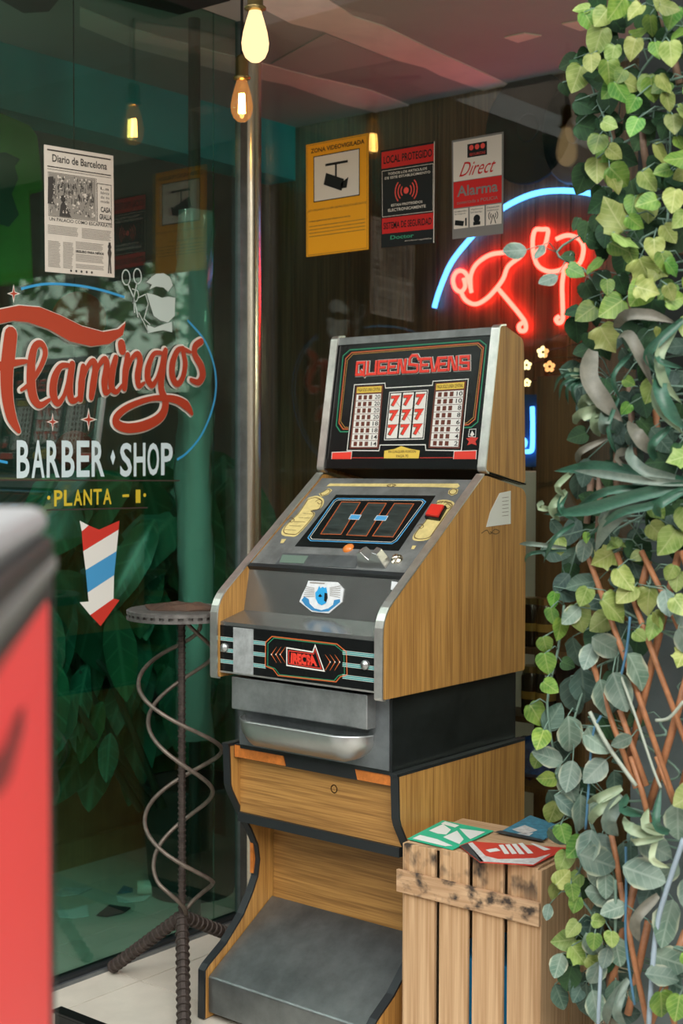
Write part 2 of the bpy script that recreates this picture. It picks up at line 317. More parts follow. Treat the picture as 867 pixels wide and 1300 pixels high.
def scorch(base, name, lo, hi, sc, zramp=None):          # dark scorch blotches on a copy of a wood material
    m = M[base].copy(); m.name = name; nt = m.node_tree; b = nt.nodes['Principled BSDF']
    src = b.inputs['Base Color'].links[0].from_socket
    tc = nt.nodes.new('ShaderNodeTexCoord'); mp = nt.nodes.new('ShaderNodeMapping'); mp.inputs['Scale'].default_value = sc; nz = nt.nodes.new('ShaderNodeTexNoise'); nz.inputs['Scale'].default_value = 1; nz.inputs['Detail'].default_value = 3
    oi = nt.nodes.new('ShaderNodeObjectInfo'); nz.noise_dimensions = '4D'; sc_ = nt.nodes.new('ShaderNodeMath'); sc_.operation = 'MULTIPLY'; sc_.inputs[1].default_value = 40; nt.links.new(oi.outputs['Random'], sc_.inputs[0]); nt.links.new(sc_.outputs[0], nz.inputs['W'])
    nt.links.new(tc.outputs['Object'], mp.inputs[0]); nt.links.new(mp.outputs[0], nz.inputs['Vector'])
    mr = nt.nodes.new('ShaderNodeMapRange'); mr.inputs[1].default_value = lo; mr.inputs[2].default_value = hi; nt.links.new(nz.outputs['Fac'], mr.inputs[0]); fac = mr.outputs[0]
    if zramp:
        sx = nt.nodes.new('ShaderNodeSeparateXYZ'); nt.links.new(tc.outputs['Object'], sx.inputs[0])
        m2 = nt.nodes.new('ShaderNodeMapRange'); m2.inputs[1].default_value = zramp[0]; m2.inputs[2].default_value = zramp[1]; nt.links.new(sx.outputs['Z'], m2.inputs[0])
        mu = nt.nodes.new('ShaderNodeMath'); mu.operation = 'MULTIPLY'; nt.links.new(fac, mu.inputs[0]); nt.links.new(m2.outputs[0], mu.inputs[1]); fac = mu.outputs[0]
    mx = nt.nodes.new('ShaderNodeMix'); mx.data_type = 'RGBA'; mx.inputs[7].default_value = (.05, .035, .025, 1)
    nt.links.new(fac, mx.inputs[0]); nt.links.new(src, mx.inputs[6]); nt.links.new(mx.outputs[2], b.inputs['Base Color'])
    M[name] = m
scorch('crate_x', 'batten_scorched', .52, .66, (26, 26, 34)); scorch('crate_z', 'slat_scorched', .50, .64, (24, 24, 16), (.50, .56))
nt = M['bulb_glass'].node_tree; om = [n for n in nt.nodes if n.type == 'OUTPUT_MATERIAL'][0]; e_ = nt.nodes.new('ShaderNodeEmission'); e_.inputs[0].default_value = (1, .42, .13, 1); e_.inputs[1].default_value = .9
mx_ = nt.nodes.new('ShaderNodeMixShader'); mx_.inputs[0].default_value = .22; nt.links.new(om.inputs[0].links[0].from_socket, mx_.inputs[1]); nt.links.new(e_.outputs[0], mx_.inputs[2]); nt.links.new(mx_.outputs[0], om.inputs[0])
# ------------------------------------------------------------------ setting
PX, PY, CEIL = -0.50, 0.715, 3.0            # left pane plane X, right pane plane Y
XL, YB = -1.45, 1.84                        # interior left wall, back wall
def struct(name, g, m, **k): return tag(g.build(name, M[m], None, **k), kind='structure')
# floor: tiles as pieces
fl = struct('floor', G().box((-1.5, -1.65, -.06), (2.6, 1.9, -.008)), 'grout')
nd = at(178, 1245, 2, 0); T = .42
tm = None
for i in range(-3, 7):
    for j in range(-4, 5):
        x0 = nd.x+i*T; y0 = nd.y+j*T
        x1, y1 = min(x0+T, 2.6), min(y0+T, 1.9); x0, y0 = max(x0, -1.5), max(y0, -1.65)
        if x1-x0 < .05 or y1-y0 < .05: continue
        if x0 > 1.4 and y0 > .7: continue
        g = .0018; mk('tile', *(lambda q: (q.v, q.f))(G().box((x0+g, y0+g, -.01), (x1-g, y1-g, 0))), M['tile'], fl)
struct('street', G().box((-18, -14, -.1), (26, -1.66, -.012)).box((2.62, -1.66, -.1), (26, 14, -.012)), 'street')
ce = struct('ceiling', G().box((XL-.1, -1.7, CEIL), (PX, YB+.1, CEIL+.1)).box((PX, -.45, CEIL), (2.7, YB+.1, CEIL+.1)), 'ceiling_grey')
wl = struct('wall_left', G().box((XL-.1, -1.7, 0), (XL, YB+.1, CEIL)), 'wall_left')
WX0, WX1, WZ0, WZ1 = .95, 2.45, .75, 2.55
wb = struct('wall_back', G().box((XL, YB+.012, 0), (WX0, YB+.1, CEIL)).box((WX1, YB+.012, 0), (2.7, YB+.1, CEIL)).box((WX0, YB+.012, 0), (WX1, YB+.1, WZ0)).box((WX0, YB+.012, WZ1), (WX1, YB+.1, CEIL)), 'wall_left')
pw = .152; x = XL+.001
while x < .80:
    d = random.uniform(0, .006)
    mk('plank', *(lambda q: (q.v, q.f))(G().box((x, YB-.012-d, .09), (x+pw-.004, YB+.011, CEIL-.001))), M['plank_dark'], wb); x += pw
w3 = struct('added_window', G().box((WX0, YB, WZ0-.03), (WX1, YB+.1, WZ0)).box((WX0, YB+.02, WZ1-.03), (WX1, YB+.09, WZ1)).box((WX0, YB+.02, WZ0), (WX0+.04, YB+.09, WZ1)).box((WX1-.04, YB+.02, WZ0), (WX1, YB+.09, WZ1)).box((1.68, YB+.03, WZ0), (1.72, YB+.08, WZ1)), 'board_dark')  # unseen window added to daylight the shop and feed the pane's reflections
mk('pane', *(lambda q: (q.v, q.f))(G().box((WX0+.03, YB+.05, WZ0), (WX1-.03, YB+.058, WZ1))), M['pane_clear'], w3)
struct('wall_right', G().box((2.6, .9, 0), (2.7, YB, CEIL)), 'wall_left')
struct('wall_front', G().box((XL, -1.7, 0), (PX-.02, -1.6, CEIL)).box((1.9, PY+.02, 0), (2.7, PY+.15, CEIL)), 'wall_left')
struct('beam_teal', G().box((XL, -1.6, 2.77), (XL+.16, YB-.02, CEIL-.001)), 'teal_paint')
tag(mk('wainscot_panel', *(lambda q: (q.v, q.f))(G().box((XL, -1.6, .10), (XL+.03, YB-.02, .62))), M['wainscot'], wl))
struct('baseboard_left', G().box((XL, -1.6, 0), (XL+.06, YB-.02, .10)), 'wainscot')
# ceiling pieces seen through the glass
FC = Frame((0, 0, CEIL-.001), (1, 0, 0), (0, -1, 0))     # N points down
def cq(pts): return [FC.q(*p) for p in pts]
zce = zf(267, 0, 867/342)
def ce_q(pts): return [FC.q(*zce(*p)) for p in pts]
G().slab(FC, ce_q([(370, 106), (590, 192), (330, 242), (195, 204)]), 0, .0030).build('access_panel', M['ceiling_panel'], ce)
for pts, m_c in (([(330, -40), (460, 50), (560, 82), (700, 150), (867, 226), (1000, 290), (1000, 320), (867, 285), (740, 240), (690, 214), (590, 188), (365, 98), (260, 72), (180, 30), (120, -40)], 'plaster_pink'),
                 ([(-420, 20), (-250, 90), (0, 160), (80, 180), (200, 210), (330, 245), (420, 265), (520, 290), (660, 345), (580, 372), (420, 330), (250, 270), (100, 240), (0, 215), (-250, 150), (-420, 80)], 'plaster_pink'),
                 ([(945, 118), (1010, 104), (1066, 112), (990, 134)], 'plaster_pink'), ([(1130, 74), (1220, 58), (1280, 76), (1190, 96)], 'plaster_pink')):
    G().slab(FC, ce_q(pts), 0, .0045).build('plaster_patch', M[m_c], ce)
for pts, nm in (([(-60, -40), (30, 12), (62, 10), (120, -60)], 'vent_grille'), ([(140, -8), (228, 14), (292, -4), (200, -40)], 'vent_grille')):
    G().slab(FC, cq(pts), 0, .012).build(nm, M['vent_black'], ce)
# window panes
w1 = struct('window_1', G().box((PX-.02, -1.6, 0), (PX+.02, PY-.03, .022)), 'molding')
FL = Frame((PX+.0002, 0, 0), (0, 1, 0), (0, 0, 1))       # outside face of left pane
ys = FL.q(272, 300)[0]
mk('pane', *(lambda q: (q.v, q.f))(G().box((PX-.008, -1.6, .02), (PX, ys-.001, CEIL))), M['pane_teal'], w1)
mk('pane', *(lambda q: (q.v, q.f))(G().box((PX-.008, ys+.001, .02), (PX, PY-.03, CEIL))), M['pane_teal'], w1)
mk('sill_strip', *(lambda q: (q.v, q.f))(G().box((PX-.015, -1.6, 0), (PX+.03, PY-.03, .012))), M['steel_plate'], w1)
w2 = struct('window_2', G().box((PX+.03, PY-.02, 0), (1.9, PY+.02, .022)), 'molding')
mk('pane', *(lambda q: (q.v, q.f))(G().box((PX+.03, PY, .02), (1.9, PY+.008, CEIL))), M['pane_clear'], w2)
FR = Frame((0, PY-.0002, 0), (1, 0, 0), (0, 0, 1))
post = struct('trim_1', G().lathe([(.034, 0), (.034, CEIL)], (PX, PY-.02, 0), 24), 'chrome', smooth=True)
mk('post_flange', *(lambda q: (q.v, q.f))(G().box((PX-.012, PY-.085, 0), (PX+.012, PY-.05, CEIL))), M['steel_plate'], post)
pil = struct('wall_pillar', G().box((1.27, .03, 0), (1.9, PY+.02, CEIL)), 'pillar_dark')
mk('front_panel', *(lambda q: (q.v, q.f))(G().box((1.275, .016, .02), (1.88, .029, 1.42))), M['pillar_grey'], pil)
# buildings across the street, behind the photographer
fo_ = struct('facade_opposite', G().box((-18, -12.6, 0), (14, -12, 7.0)).box((14, -12.6, 0), (14.6, 6, 7.0)), 'facade_dark')
for i in range(9):
    for j in range(2):
        xx = -14+i*3.1; mk('window', *(lambda q: (q.v, q.f))(G().box((xx, -12.02, .5+j*3.3), (xx+1.6, -11.98, 2.5+j*3.3))), M['window_dark'], fo_)
# street added behind the shop: reaches the camera only as reflections in the lettered pane
struct('street_rear', G().box((-8, YB+.1, -.1), (26, 18, -.012)), 'street')
fa = struct('facade_street', G().box((-4, 12, 0), (26, 12.6, 2.75)), 'facade')
for i in range(8):
    xx = -2+i*3.2; mk('window', *(lambda q: (q.v, q.f))(G().box((xx, 11.98, .5), (xx+1.7, 12.02, 2.2))), M['window_dark'], fa)
aw = thing('shop_awning', 'white sloping awning over the rear street reflected in the glass', 'awning', (9, 12, 2.3))
G().prism([(5, 12, 2.9), (5, 10.9, 2.5), (5, 10.9, 2.44), (5, 12, 2.82)], (7, 0, 0)).build('canopy', M['awning'], aw)
G().box((5, 10.88, 2.2), (12, 10.9, 2.5)).build('valance', M['awning'], aw)
rt = random.Random(9)
for tx, ty, lb in ((8.2, 9.0, 'street tree reflected in the glass, left of the awning'), (10.8, 9.4, 'street tree reflected in the glass over the awning'), (14.0, 9.2, 'street tree reflected in the glass beyond the awning')):
    to = thing('street_tree', lb, 'tree', (tx, ty, 0), 'street trees')
    G().tube([(tx, ty, -.01), (tx+.05, ty, 1.4), (tx-.05, ty, 2.9)], [.12, .09, .05], 8).build('trunk', M['stick_old'], to)
    g = G()
    for k in range(420):
        d = Vector((rt.gauss(0, 1), rt.gauss(0, 1), rt.gauss(0, 1))).normalized()*rt.uniform(.3, 1)**.5
        c = Vector((tx, ty, 4.2))+Vector((d.x*1.2, d.y*1.2, d.z*1.35)); a_ = Vector((rt.uniform(-1, 1), rt.uniform(-1, 1), rt.uniform(-1, 1))).normalized()*.16; b_ = a_.orthogonal().normalized()*.08
        g.add([c-a_, c+b_, c+a_, c-b_], [(0, 1, 2, 3)])
    g.build('crown', M['tree_leaf'], to, stuff=True)

# ------------------------------------------------------------------ slot machine
SM = thing('slot_machine', 'vintage oak slot machine with black display head and steel front', 'slot machine', (.3, .3, 0))
W_ = .6; zo = .09
ZB, ZK, ZT, ZHB, ZHT, ZBK = .950, 1.160, 1.511, 1.524, 1.922, 1.467
Y1, Y2, Y3, Y4 = .668, .452, .454, .522
def side(name, yz, x0, x1, m, parent, bevel=.0): return G().prism([(x0, y, z) for y, z in yz], (x1-x0, 0, 0)).build(name, M[m], parent, bevel=bevel)
def strip(name, yz, x0, x1, th, m, parent, bevel=0.0):      # band wrapped along an edge path, thickness th outward (left of path)
    P = [Vector(p) for p in yz]; out = []
    for i, p in enumerate(P):
        t = (P[min(i+1, len(P)-1)]-P[max(i-1, 0)]).normalized(); out.append(p+Vector((-t.y, t.x))*th)
    n = len(P); g = G(); vs = []
    for X in (x0, x1): vs += [(X, p.x, p.y) for p in P]+[(X, p.x, p.y) for p in out]
    fs = []
    for i in range(n-1):
        fs += [(i, i+1, 2*n+i+1, 2*n+i), (n+i+1, n+i, 3*n+i, 3*n+i+1), (i+1, i, n+i, n+i+1), (2*n+i, 2*n+i+1, 3*n+i+1, 3*n+i)]
    fs += [(0, 2*n, 3*n, n), (n-1, 2*n-1, 4*n-1, 3*n-1)]
    return g.add(vs, fs).build(name, M[m], parent, bevel=bevel)
# -- base cabinet
prof = [(.055, .752), (.06, .64), (.066, .622), (.105, .556), (.145, .496), (.172, .445), (.180, .40), (.172, .352), (.150, .31), (.111, .254), (.04, .190), (-.030, .148), (-.042, .138), (-.044, .004), (.66, .004), (.66, .752)]
fb = prof[:14]
base = G().box((.02, .236, .02), (.58, .655, .70)).build('base_cabinet', M['oak_x'], SM)
for x0 in (-.007, .585): side('side_panel', [(y+.004, z) for y, z in fb[:-1]]+[(-.040, .004), (.66, .004), (.66, .748)], x0, x0+.022, 'oak_z', base)
for x0 in (-.008, .584): strip('edge_molding', [(y+.004, z) for y, z in fb][::-1], x0, x0+.024, .006, 'molding', base)
for x0 in (-.008, .584): G().box((x0, .05, .748), (x0+.024, .66, .756)).build('top_molding', M['molding'], base)
G().box((.015, .100, .555), (.585, .118, .745)).build('upper_panel', M['oak_x'], base)
G().box((.015, .075, .715), (.585, .11, .752)).build('cross_rail', M['molding'], base)
FB = Frame((0, .0749, 0), (1, 0, 0), (0, 0, 1))
G().slab(FB, [(.020, .717), (.21, .717), (.20, .750), (.020, .750)], 0, .003).build('orange_inlay', M['orange_wood'], base)
G().slab(FB, [(.462, .717), (.583, .717), (.583, .750), (.452, .750)], 0, .003).build('orange_inlay', M['orange_wood'], base)
G().box((.015, .09, .530), (.585, .122, .556)).build('dark_lip', M['molding'], base)
G().box((-.010, .168, .36), (.001, .186, .47)).build('orange_inlay', M['orange_wood'], base)
G().lathe([(0, -.006), (.009, -.006), (.009, 0), (.012, 0)], (.36, .1, .672), 12, (0, -1, 0)).build('lock', M['steel'], base)
G().prism([(.017, -.030, .02), (.017, -.030, .118), (.017, -.026, .122), (.017, .232, .284), (.017, .232, .02)], (.566, 0, 0)).build('step_plate', M['step_steel'], base, bevel=.003)
# -- middle section
mid = G().box((.045, .068, .745), (.578, .655, .955)).build('middle_section', M['black_panel'], SM)
FM = Frame((0, .0675, 0), (1, 0, 0), (0, 0, 1))
G().slab(FM, [(.047, .757), (.572, .757), (.572, .952), (.047, .952)], 0, .004).build('front_plate', M['steel_plate'], mid)
G().box((.050, .028, .862), (.528, .066, .952)).build('coin_hood', M['steel_worn'], mid, bevel=.003)
g = G()                                            # coin tray: scooped dish
n = 24; rows = []
for k in range(n+1):
    t = k/n; t = .5-.5*math.cos(math.pi*t); xx = .070+.452*t; e = min(t, 1-t); kk = min(1, e/.13)**.5; dz = -.055*kk
    rows.append([(xx, .064, .840), (xx, .064, .836+dz), (xx, .064-.034*kk, .833+dz*.95), (xx, .064-.058*kk, .838+dz*.5), (xx, .064-.066*kk, .843), (xx, .064-.074*kk-.003, .844), (xx, .064-.075*kk-.003, .839), (xx, .064-.064*kk-.002, .832+dz*.55), (xx, .064-.038*kk, .826+dz), (xx, .064, .824+dz)])
vs = [v for r in rows for v in r]; m_ = 10
g.add(vs, [(i*m_+j, i*m_+j+1, (i+1)*m_+j+1, (i+1)*m_+j) for i in range(n) for j in range(m_-1)]).build('coin_tray', M['steel'], mid, smooth=True)
# -- main cabinet
sp = rnd([(0, ZB), (0, ZK), (Y2, ZT), (Y1, ZBK), (Y1, ZB)], [.012, .05, .02, .03, .012])
cab = G().box((.03, .14, ZB+.005), (.57, Y1-.01, 1.16)).build('main_cabinet', M['black_matte'], SM)
for x0 in (0, .576): side('side_panel', sp, x0, x0+.024, 'oak_z', cab)
frp = rnd([(.010, ZB), (0, ZB), (0, ZK), (Y2, ZT)], [0, .010, .05, 0])
for x0 in (-.001, .575): strip('edge_trim', frp, x0, x0+.026, .004, 'trim_metal', cab)
# fascia
FF = Frame((0, .010, 0), (1, 0, 0), (0, 0, 1))
fas = G().box((.024, .010, .965), (.576, .03, 1.094)).build('fascia', M['black_gloss'], cab)
G().slab(FF, [(.024, .9635), (.576, .9635), (.576, .968), (.024, .968)], 0, .002).build('fascia_edge', M['trim_metal'], cab)
z8 = zf(260, 760, 867/260)
def F8(pts): return FF.qs(pts, z8)
g = G(); gw = G()
for zc in (1.057, 1.026, .995):
    for ua, ub in ((.026, .075), (.150, .195), (.462, .574)):
        g.rect(FF, ua, zc-.0045, ub, zc+.0045, .0006)
        for dz in (-.0066, .0066): gw.rect(FF, ua, zc+dz*.72-.0005, ub, zc+dz*.72+.0005, .0009)
        gw.rect(FF, ua, zc-.0005, ub, zc+.0005, .0009)
g.build('teal_stripe', M['p_teal'], cab, stuff=True); gw.build('pale_stripe', M['p_white'], cab, stuff=True)
G().slab(FF, [(.076, .968), (.150, .968), (.150, 1.092), (.076, 1.092)], 0, .002).build('patch_plate', M['patch_zinc'], cab)
bd = F8([(258, 185), (285, 160), (560, 192), (600, 225), (603, 322), (575, 330), (556, 352), (310, 325), (290, 298), (257, 285)])
G().rib(FF, bd, .0032, .0008, True).build('orange_border', M['p_orange'], cab)
c0 = Vector((sum(p[0] for p in bd)/len(bd), sum(p[1] for p in bd)/len(bd)))
G().rib(FF, [tuple(c0+(Vector(p)-c0)*.94) for p in bd], .0022, .0008, True).build('green_border', M['p_green'], cab)
lg = F8([(348, 208), (458, 226), (468, 197), (506, 306), (348, 282)])
G().rib(FF, lg, .0035, .0010, True).build('logo_border', M['p_white'], cab)
G().rib(FF, F8([(356, 220), (462, 234), (468, 215), (494, 296), (356, 274)]), .003, .0010, True).build('logo_border', M['p_red'], cab)
q = F8([(364, 274), (478, 287), (470, 240), (366, 228)])
G().text(FF, 'IRECSA', (q, 0), .0012, bold=.07, spacing=.9).build('logo_lettering', M['p_redbright'], cab)
g = G(); gd = G()
for sgn, xs in ((1, (283, 302, 320)), (-1, (532, 552, 572))):
    for xx in xs:
        dy = 236 if sgn > 0 else 268
        g.rib(FF, F8([(xx+22*sgn, dy-32), (xx, dy), (xx+22*sgn, dy+36)]), [.0008, .003, .0008], .0008)
        u, v = FF.q(*z8(xx, dy)); gd.disc(FF, u, v, .002, .0012, 8)
g.build('chevron', M['p_orange'], cab, stuff=True); gd.build('chevron_dot', M['p_white'], cab, stuff=True)
for px_, py_ in ((286, 822), (464.5, 844)):
    u, v = FF.q(px_, py_); lk = G().lathe([(0, .012), (.006, .012), (.007, .009), (.011, .009), (.0125, .006), (.0125, 0)], FF.P(u, v), 16, FF.N).build('lock', M['steel'], cab, smooth=True)
# ledge, lower panel, deck
G().prism([(.024, .012, 1.094), (.024, .012, 1.104), (.024, .122, 1.132), (.024, .122, 1.10)], (.552, 0, 0)).build('ledge', M['deck_light'], cab)
G().prism([(.024, .106, 1.128), (.024, .130, 1.252), (.024, .145, 1.252), (.024, .145, 1.128)], (.552, 0, 0)).build('lower_panel', M['deck_light'], cab)
D0 = Vector((.024, .128, 1.254)); D1 = Vector((.024, .445, 1.497))
FD = Frame(D0, (1, 0, 0), D1-D0)
dl = (D1-D0).length
deck = G().slab(FD, [(0, 0), (.552, 0), (.552, dl), (0, dl)], -.012, 0).build('deck', M['deck_grey'], cab)
G().slab(FD, [(0, -.008), (.552, -.008), (.552, .006), (0, .006)], -.012, .003).build('deck_lip', M['molding'], cab)
zd = zf(330, 600, 867/280)
def FDq(pts): return FD.qs(pts, zd)
rw = G().slab(FD, FDq([(300, 88), (690, 92), (545, 308), (138, 290)]), 0, .0015).build('reel_window', M['black_gloss'], cab)
G().rib(FD, FDq([(305, 104), (640, 108), (652, 118), (540, 270), (520, 282), (200, 270), (190, 258), (292, 112)]), .0036, .0025, True).build('blue_border', M['p_blue'], cab)
G().rib(FD, FDq([(309, 110), (636, 113), (643, 120), (534, 266), (518, 276), (206, 264), (199, 256), (296, 117)]), .0016, .0025, True).build('pale_border', M['p_white'], cab)
for a in ([(322, 118), (396, 120), (320, 246), (240, 244)], [(427, 122), (498, 124), (420, 252), (342, 248)], [(530, 124), (606, 126), (524, 256), (444, 252)]):
    p_ = FDq(a); G().poly(FD, p_, .0022).build('reel', M['reel_dark'], cab); G().rib(FD, p_, .0026, .0028, True).build('reel_border', M['p_orange'], cab)
for a in ([(360, 168), (400, 170), (390, 188), (350, 186)], [(462, 172), (505, 174), (495, 192), (450, 190)]): G().poly(FD, FDq(a), .003).build('line_marker', M['p_blue'], cab); G().rib(FD, FDq(a), .0016, .0032, True).build('line_marker_edge', M['p_white'], cab)
G().poly(FD, FDq([(262, 55), (275, 44), (780, 44), (786, 54), (775, 62), (700, 58), (280, 54)]), .001).build('cream_scroll', M['p_cream'], cab)
u, v = FD.q(*zd(517, 52)); G().rib(FD, [(u+.016*math.cos(a/8*2*math.pi), v+.006*math.sin(a/8*2*math.pi)) for a in range(8)], .002, .0014, True).rib(FD, [(u-.008+.004*math.cos(a), v+.004*math.sin(a)) for a in range(6)], .0015, .0014, True).rib(FD, [(u+.008+.004*math.cos(a), v+.004*math.sin(a)) for a in range(6)], .0015, .0014, True).build('scroll_ornament', M['p_dkbrown'], cab)
sh = G(); so = G(); st = G()
for cart, scr, ln in (([(190, 100), (225, 92), (252, 108), (240, 140), (205, 150), (215, 170), (150, 245), (118, 252), (86, 244), (95, 215), (150, 160)], [(245, 78), (270, 62), (285, 70), (268, 88), (240, 96), (232, 84)], True),
                      ([(700, 110), (735, 108), (765, 122), (740, 160), (690, 230), (665, 262), (625, 270), (600, 262), (612, 235), (650, 190)], [(742, 72), (760, 62), (780, 68), (775, 84), (755, 92), (740, 84)], False)):
    p_ = [tuple(a) for a in smooth_path(FDq(cart+cart[:1]), 4)]; sh.poly(FD, p_, .001); cc_ = sum((Vector(q_) for q_ in p_), Vector((0, 0)))/len(p_); so.rib(FD, [tuple(cc_+(Vector(q_)-cc_)*.90) for q_ in p_], .0030, .0014)
    for wx_, wy_ in ((cart[1], cart[3]), (cart[-1], cart[-2])):
        m_x, m_y = (wx_[0]+wy_[0])/2, (wx_[1]+wy_[1])/2; so.rib(FD, [tuple(a_) for a_ in smooth_path(FDq([(m_x-14, m_y), (m_x, m_y-9), (m_x+13, m_y), (m_x+2, m_y+9), (m_x-6, m_y+2)]), 4)], .0024, .0015)
    p2 = FDq(scr+scr[:1]); sh.poly(FD, p2[:-1], .0012); c2_ = sum((Vector(q_) for q_ in p2[:-1]), Vector((0, 0)))/(len(p2)-1); so.rib(FD, [tuple(a) for a in smooth_path([tuple(c2_+(Vector(q_)-c2_)*.72) for q_ in p2], 4)], .0028, .0018)
    if ln:
        for k in range(5):
            a = FD.q(*zd(170-18*k, 162+16*k)); b = FD.q(*zd(215-18*k, 164+16*k)); st.rib(FD, [a, b], .0018, .0014)
sh.poly(FD, FDq([(86, 262), (104, 262), (92, 278), (80, 278)]), .001).poly(FD, FDq([(600, 288), (615, 288), (606, 302), (594, 302)]), .001)
st.text(FD, '25 Ptas.', (FDq([(698, 122), (755, 124), (762, 114), (706, 112)]), 0), .0016)
sh.build('cream_cartouche', M['p_cream'], cab, stuff=True); so.build('cartouche_outline', M['p_dkbrown'], cab, stuff=True); st.build('cartouche_writing', M['p_dkbrown'], cab, stuff=True)
bp_ = FDq([(683, 132), (740, 136), (712, 186), (656, 178)])
cb = Vector((sum(p[0] for p in bp_)/4, sum(p[1] for p in bp_)/4))
G().slab(FD, [tuple(cb+(Vector(p)-cb)*1.02-Vector((0, .006))) for p in bp_], 0, .010).build('button_housing', M['black_gloss'], cab, bevel=.001)
G().slab(FD, [tuple(cb+(Vector(p)-cb)*.86-Vector((0, .006))) for p in bp_], .008, .017).build('start_button', M['button_red'], cab, bevel=.001)
u, v = FD.q(*zd(348, 298)); G().lathe([(.017, 0), (.016, .004), (.009, .008), (0, .009)], FD.P(u, v), 16, FD.N).build('lens', M['lens_orange'], cab, smooth=True)
G().slab(FD, FDq([(95, 318), (395, 330), (375, 376), (60, 362)]), 0, .002).build('coin_plate', M['steel_plate'], cab)
zc8 = zf(340, 690, 867/220)
ca_, cb_ = FD.q(*zc8(452, 116)), FD.q(*zc8(588, 130)); w_c = cb_[0]-ca_[0]; v_c = (ca_[1]+cb_[1])/2
fp = [(0, 0), (1, 0), (.86, .045), (.70, .050), (.60, .036), (.50, .026), (.40, .036), (.30, .050), (.14, .045)]
fr_ = [FD.P(ca_[0]+w_c*x, v_c+.10*h, h) for x, h in fp]; bk_ = [FD.P(ca_[0]+w_c*(.5+(x-.5)*.92), v_c+.034, h*.92) for x, h in fp]
nn = len(fp); G().add(fr_+bk_, [tuple(range(nn)), tuple(range(2*nn-1, nn-1, -1))]+[(i, i+nn, (i+1) % nn+nn, (i+1) % nn) for i in range(nn)]).build('coin_chute', M['steel'], cab, bevel=.0015)
G().slab(FD, FD.qs([(75, 60), (205, 66), (180, 104), (60, 98)], zc8), .002, .003).build('coin_label', M['p_green_dull'], cab)
u, v = FD.q(*zd(540, 344)); G().lathe([(0, .016), (.008, .016), (.010, .012), (.010, .006), (.016, .006), (.017, 0)], FD.P(u, v), 16, FD.N).build('return_knob', M['chrome'], cab, smooth=True)
# emblem on lower panel
FE = Frame((0, .1055, 1.128), (1, 0, 0), (0, .024, .124))
ze = zf(370, 725, 867/80)
def FEq(pts): return FE.qs(pts, ze)
G().slab(FE, FEq([(240, 135), (640, 155), (725, 250), (700, 430), (520, 582), (290, 562), (118, 422), (160, 320), (215, 210)]), 0, .003).build('emblem', M['emblem_white'], cab)
G().poly(FE, FEq([(150, 402), (190, 352), (250, 388), (262, 450), (330, 515), (425, 540), (520, 515), (585, 465), (598, 402), (680, 388), (682, 428), (605, 490), (520, 558), (400, 562), (290, 540), (200, 470)]), .0040).build('emblem_banner', M['emblem_blue'], cab)
G().poly(FE, FEq([(340, 300), (372, 262), (395, 205), (412, 240), (440, 218), (470, 236), (492, 222), (505, 300), (512, 370), (490, 440), (430, 474), (380, 448), (345, 380)]), .0042).build('emblem_shield', M['p_azure'], cab)
G().poly(FE, FEq([(470, 300), (508, 310), (512, 372), (492, 430), (462, 410)]), .0046).build('emblem_dark_edge', M['p_black'], cab)  # black strip along the right edge of the blue shield
G().poly(FE, FEq([(380, 350), (408, 315), (440, 352), (408, 362)]), .0046).build('emblem_crest', M['p_black'], cab)
g = G()
for k in range(6):
    g.rib(FE, FEq([(215-k*9, 215+k*27), (330, 240+k*22)]), .0014, .0040); g.rib(FE, FEq([(540, 235+k*20), (690-k*2, 205+k*32)]), .0014, .0040)
g.rib(FE, FEq([(265, 160), (330, 163), (470, 172)]), .003, .0040)
g.build('emblem_line', M['ink_grey'], cab, stuff=True)
u, v = FE.q(501, 744); G().slab(FE, [(u-.010, v-.010), (u+.014, v-.012), (u+.014, v+.010), (u-.010, v+.012)], 0, .002).build('corner_sticker', M['emblem_white'], cab)
# paper on the side panel
FS = Frame((.6004, 0, 0), (0, 1, 0), (0, 0, 1))
G().slab(FS, FS.qs([(634, 626), (648, 623), (648, 665), (617, 669), (622, 650)]), 0, .001).build('torn_label', M['flyer_white'], cab)
g = G()
for k in range(6): g.rib(FS, FS.qs([(637, 632+k*4.6), (645, 631+k*4.6)]), .0016, .0014)
g.build('label_writing', M['ink_grey'], cab, stuff=True)
G().rib(FS, [tuple(p) for p in smooth_path(FS.qs([(611, 677), (618, 673), (622, 678), (628, 672), (634, 675), (629, 678), (622, 675)]), 4)], .0025, .0004).build('scribble', M['p_dkbrown'], cab)
# -- head
hp = [(Y3, ZHB), (Y4, ZHT), (.550, ZHT+.004), (.649, ZHT-.028), (.664, ZBK+.018)]
hpr = rnd(hp, [.012, .012, .01, .02, .015])
FH = Frame((.0, Y3+.004, ZHB), (1, 0, 0), (0, Y4-Y3, ZHT-ZHB))
hl = math.hypot(Y4-Y3, ZHT-ZHB)
head = G().prism([(.02, Y3+.02, ZHB+.004), (.02, Y4+.018, ZHT-.004), (.02, .645, ZHT-.034), (.02, .658, ZBK+.026)], (.56, 0, 0)).build('head_box', M['black_matte'], SM)
for x0 in (0, .578): side('side_panel', hpr, x0, x0+.022, 'oak_z', head)
hpt = rnd([(.47, ZHB-.006), (Y3, ZHB), (Y4, ZHT), (.552, ZHT+.003)], [0, .010, .010, 0])
for x0 in (-.001, .577): strip('edge_trim', hpt, x0, x0+.027, .005, 'trim_metal', head)
strip('bottom_trim', [(.664, ZBK+.018), (.47, ZHB-.006)], .577, .602, .004, 'black_gloss', head)
G().slab(FH, [(.022, hl-.024), (.578, hl-.024), (.578, hl-.002), (.022, hl-.002)], -.01, .004).build('top_bar', M['deck_grey'], head)
G().slab(FH, [(.022, .002), (.578, .002), (.578, .030), (.022, .030)], -.01, .003).build('bottom_bar', M['black_gloss'], head)
